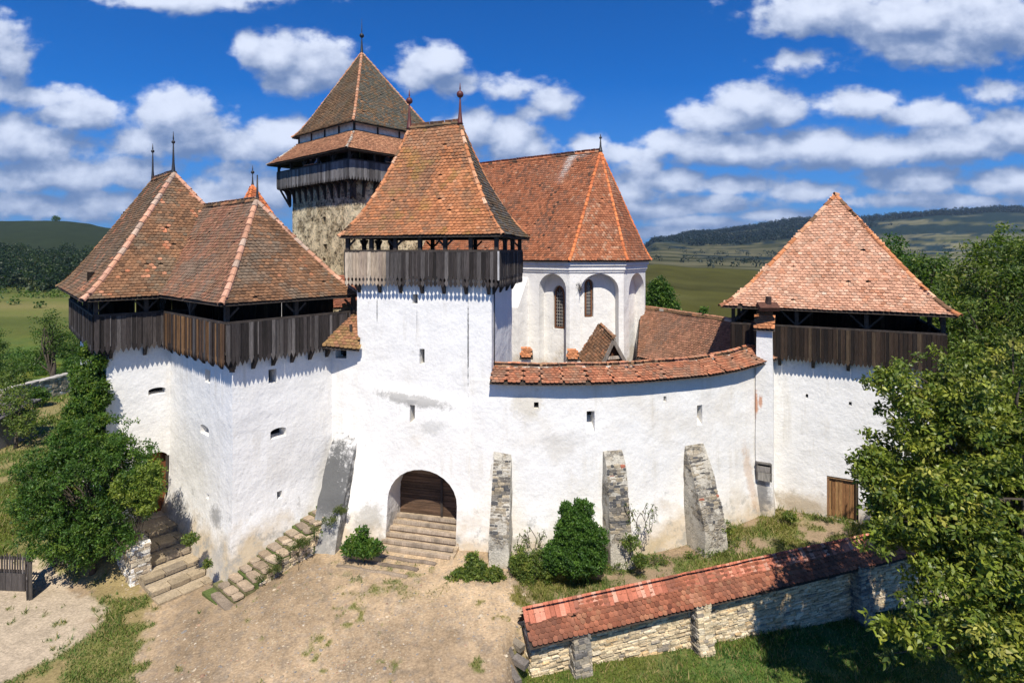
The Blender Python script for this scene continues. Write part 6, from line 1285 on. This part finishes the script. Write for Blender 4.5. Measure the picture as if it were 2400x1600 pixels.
tipp = c0 + np.stack([ln[:, 0], ln[:, 1], hgt], 1); colg = gc * rng.uniform(.7, 1.5, (N, 1)); dryb = rng.random(N) < .22; colg[dryb] = np.array((.34, .27, .11)) * rng.uniform(.7, 1.1, (dryb.sum(), 1))
gme = stamp('grass', np.stack([c0 - dx * wd[:, None], c0 + dx * wd[:, None], tipp], 1), [(0, 1, 2)], colg); gme.materials.append(M['grass']); o = bpy.data.objects.new('grass', gme); COL.objects.link(o); tag(o, 'short patchy grass growing round the plaza, terrace and yard', 'grass', kind='stuff')
n = 20000; v_ = 1250 + 430 * rng.random(n) ** .8; u_ = rng.uniform(250, 1260, n); D_ = 11.7 * F / (v_ - 590); x = (u_ - 1200) / F * D_; y = D_; gm2, cc, gc = ground_masks(x, y); den = fbm(np.stack([x, y], 1), .5, 3); kp_ = (gm2 < .35) & (D_ > 11) & (rng.random(n) < np.clip((den - .35) * 3, .12, 1)) & ~inside(x, y, K, kr, -1.4, 6, -8, 2.0) & (y < 21.8)
x, y = x[kp_], y[kp_]; N = len(x); r = rng.lognormal(-3.75, .38, N); z = height(x, y); th = rng.uniform(0, 6.28, N); K8 = []
for (ax_, ay_, az_) in ((1, 0, .1), (.6, .7, .0), (-.2, 1, .1), (-.9, .5, 0), (-.9, -.4, .1), (-.1, -1, 0), (.7, -.7, .1), (.45, .05, .62), (-.2, .45, .6), (-.4, -.3, .62)):
    s = rng.uniform(.8, 1.15, N) * r; K8.append(np.stack([x + s * (ax_ * np.cos(th) * 1.25 - ay_ * np.sin(th)), y + s * (ax_ * np.sin(th) * 1.25 + ay_ * np.cos(th)), z - .012 + az_ * s * .9], 1))
pc = pick([((.36, .28, .18), 5), ((.31, .25, .18), 3), ((.42, .34, .24), 1.5), ((.22, .20, .18), 1.4), ((.50, .43, .34), .2), ((.32, .20, .13), .6)], N)
pme = stamp('cobbles', np.stack(K8, 1), [(7, 8, 9), (0, 1, 7), (1, 2, 8, 7), (2, 3, 8), (3, 4, 9, 8), (4, 5, 9), (5, 6, 7, 9), (6, 0, 7)], pc); pme.materials.append(M['stone']); o = bpy.data.objects.new('cobbles', pme); COL.objects.link(o); tag(o, 'small rounded stones and cobbles bedded in the sandy plaza', 'stones', kind='stuff')

# ------------------------------------------------------------------ visitors leaning on the bell tower gallery
def person(loc, face, label, shirt, hair, lean=.25, elbow=.0, seed=0):
    th = math.radians(face); fx = v2((math.cos(th), math.sin(th))); sx = v2((-fx[1], fx[0])); e = empty('person', loc, label, 'person'); L0 = V3(loc)
    q = lambda f, s, z: Vector(L0 + np.array([*(fx * f + sx * s), z])) - Vector(loc)
    vs, ed_, rad = [], [], []
    def add(p, r, par=None): vs.append(p); rad.append(r); i = len(vs) - 1; (ed_.append((par, i)) if par is not None else None); return i
    pel = add(q(0, 0, .95), .135); sp1 = add(q(lean * .3, 0, 1.15), .13, pel); chs = add(q(lean * .8, 0, 1.36), .135, sp1); nk = add(q(lean * 1.05, 0, 1.50), .05, chs); hd = add(q(lean * 1.15, 0, 1.60), .085, nk); hd2 = add(q(lean * 1.2, 0, 1.71), .078, hd); add(q(lean * 1.2 + .10, 0, 1.63), .018, hd)
    for sg in (-1, 1):
        sh = add(q(lean * .8, sg * .18, 1.40), .058, chs); el = add(q(lean * .8 + .16, sg * .24, 1.16), .042, sh); wr = add(q(lean * .8 + .36, sg * (.10 + elbow), 1.12), .028, el); hn = add(q(lean * .8 + .44, sg * (.08 + elbow), 1.11), .03, wr)
        for k in range(4): add(q(lean * .8 + .52 - .012 * abs(k - 1.5), sg * (.08 + elbow) + (k - 1.5) * .022, 1.09), .009, hn)
        add(q(lean * .8 + .46, sg * (.03 + elbow), 1.12), .010, hn)
        hp = add(q(0, sg * .09, .86), .09, pel); kn = add(q(.03, sg * .10, .47), .06, hp); an = add(q(0, sg * .10, .09), .042, kn); add(q(.14, sg * .11, .04), .038, an)
    me = bpy.data.meshes.new('body'); me.from_pydata([tuple(v) for v in vs], ed_, []); ob = bpy.data.objects.new('tmp', me); COL.objects.link(ob); ob.modifiers.new('s', 'SKIN'); sk = me.skin_vertices[0].data
    for i, r in enumerate(rad): sk[i].radius = (r, r)
    sk[0].use_root = True; sb = ob.modifiers.new('ss', 'SUBSURF'); sb.levels = sb.render_levels = 2; dg = bpy.context.evaluated_depsgraph_get(); dg.update(); nm = bpy.data.meshes.new_from_object(ob.evaluated_get(dg)); bpy.data.objects.remove(ob)
    co = np.zeros(len(nm.vertices) * 3); nm.vertices.foreach_get('co', co); co = co.reshape(-1, 3); f = co[:, 0] * fx[0] + co[:, 1] * fx[1]; col = np.tile(np.array((.55, .33, .23)), (len(co), 1)); sh = (co[:, 2] < 1.47) & (co[:, 2] > .92) & (f < lean * .8 + .17); col[sh] = shirt; col[co[:, 2] <= .92] = (.05, .06, .10); col[co[:, 2] < .09] = (.03, .03, .03)
    at = nm.color_attributes.new('Col', 'FLOAT_COLOR', 'POINT'); c4_ = np.ones((len(co), 4), np.float32); c4_[:, :3] = col; at.data.foreach_set('color', c4_.ravel()); nm.polygons.foreach_set('use_smooth', np.full(len(nm.polygons), True)); nm.materials.clear(); nm.materials.append(M['cloth']); b = bpy.data.objects.new('body', nm); COL.objects.link(b); b.parent = e
    hb = MB(); hc = q(lean * 1.2 - .025, 0, 1.70); ring = []
    for i in range(7):
        ph = math.pi * (.02 + .62 * i / 6); ring.append([tuple(V3(hc) + np.array([*(fx * math.cos(a_) * .103 * math.sin(ph) + sx * math.sin(a_) * .095 * math.sin(ph)), .115 * math.cos(ph)])) for a_ in np.linspace(0, 2 * math.pi, 12, endpoint=False)])
    hb.add([p for r_ in ring for p in r_], [(i * 12 + k, i * 12 + (k + 1) % 12, (i + 1) * 12 + (k + 1) % 12, (i + 1) * 12 + k) for i in range(6) for k in range(12)] + [tuple(range(12))], hair); hm = hb.mesh('hair', True); hm.materials.append(M['cloth']); h_ = bpy.data.objects.new('hair', hm); COL.objects.link(h_); h_.parent = e
M['cloth'] = material('cloth_and_skin', (1, 1, 1), .8, .05, 8, .05, 30, 0)
fl = 16.43; oL = sp(.62, 0); hL = lambda u: [*(oL + tl_ * ray_hit(u, oL, tl_)), fl]; oR = sp(0, .62); hR = lambda u: [*(oR + tr_ * ray_hit(u, oR, tr_)), fl]
angL = math.degrees(math.atan2(-tr_[1], -tr_[0])); angR = math.degrees(math.atan2(-tl_[1], -tl_[0]))
person(hL(739), angL, 'visitor in black leaning on the bell tower rail, left of the one in pale blue', (.02, .02, .025), (.12, .03, .02), .35, .02)
person(hL(753), angL, 'visitor in a pale blue shirt leaning on the bell tower rail, facing the yard', (.42, .48, .70), (.10, .04, .03), .30, .03)
person(hR(900), angR, 'visitor in dark clothes bent low over the right-hand rail of the bell tower', (.05, .05, .06), (.05, .03, .02), .45, .0)
person(hR(919), angR, 'fair-haired visitor in a mauve top at the far right of the bell tower gallery', (.30, .24, .30), (.35, .14, .06), .25, .02)

# ------------------------------------------------------------------ thin summer haze over the valley
hm_ = MB(); hm_.box((-9000, -60, -40), (18000, 0, 0), (0, 6400, 0), (0, 0, 460)); me = hm_.mesh('haze'); bm = bmesh.new(); bm.from_mesh(me); bmesh.ops.recalc_face_normals(bm, faces=bm.faces); bm.to_mesh(me); bm.free()
hmat = bpy.data.materials.new('valley_haze'); hmat.use_nodes = True; nt = hmat.node_tree; nt.nodes.remove(nt.nodes['Principled BSDF'])
pv = nt.nodes.new('ShaderNodeVolumePrincipled'); pv.inputs['Color'].default_value = (.55, .75, 1.0, 1); pv.inputs['Density'].default_value = .000065; pv.inputs['Anisotropy'].default_value = .2
nt.links.new(pv.outputs[0], nt.nodes['Material Output'].inputs['Volume']); me.materials.append(hmat); o = bpy.data.objects.new('haze', me); COL.objects.link(o); tag(o, 'thin blue summer haze over the far hills', 'haze', kind='stuff')
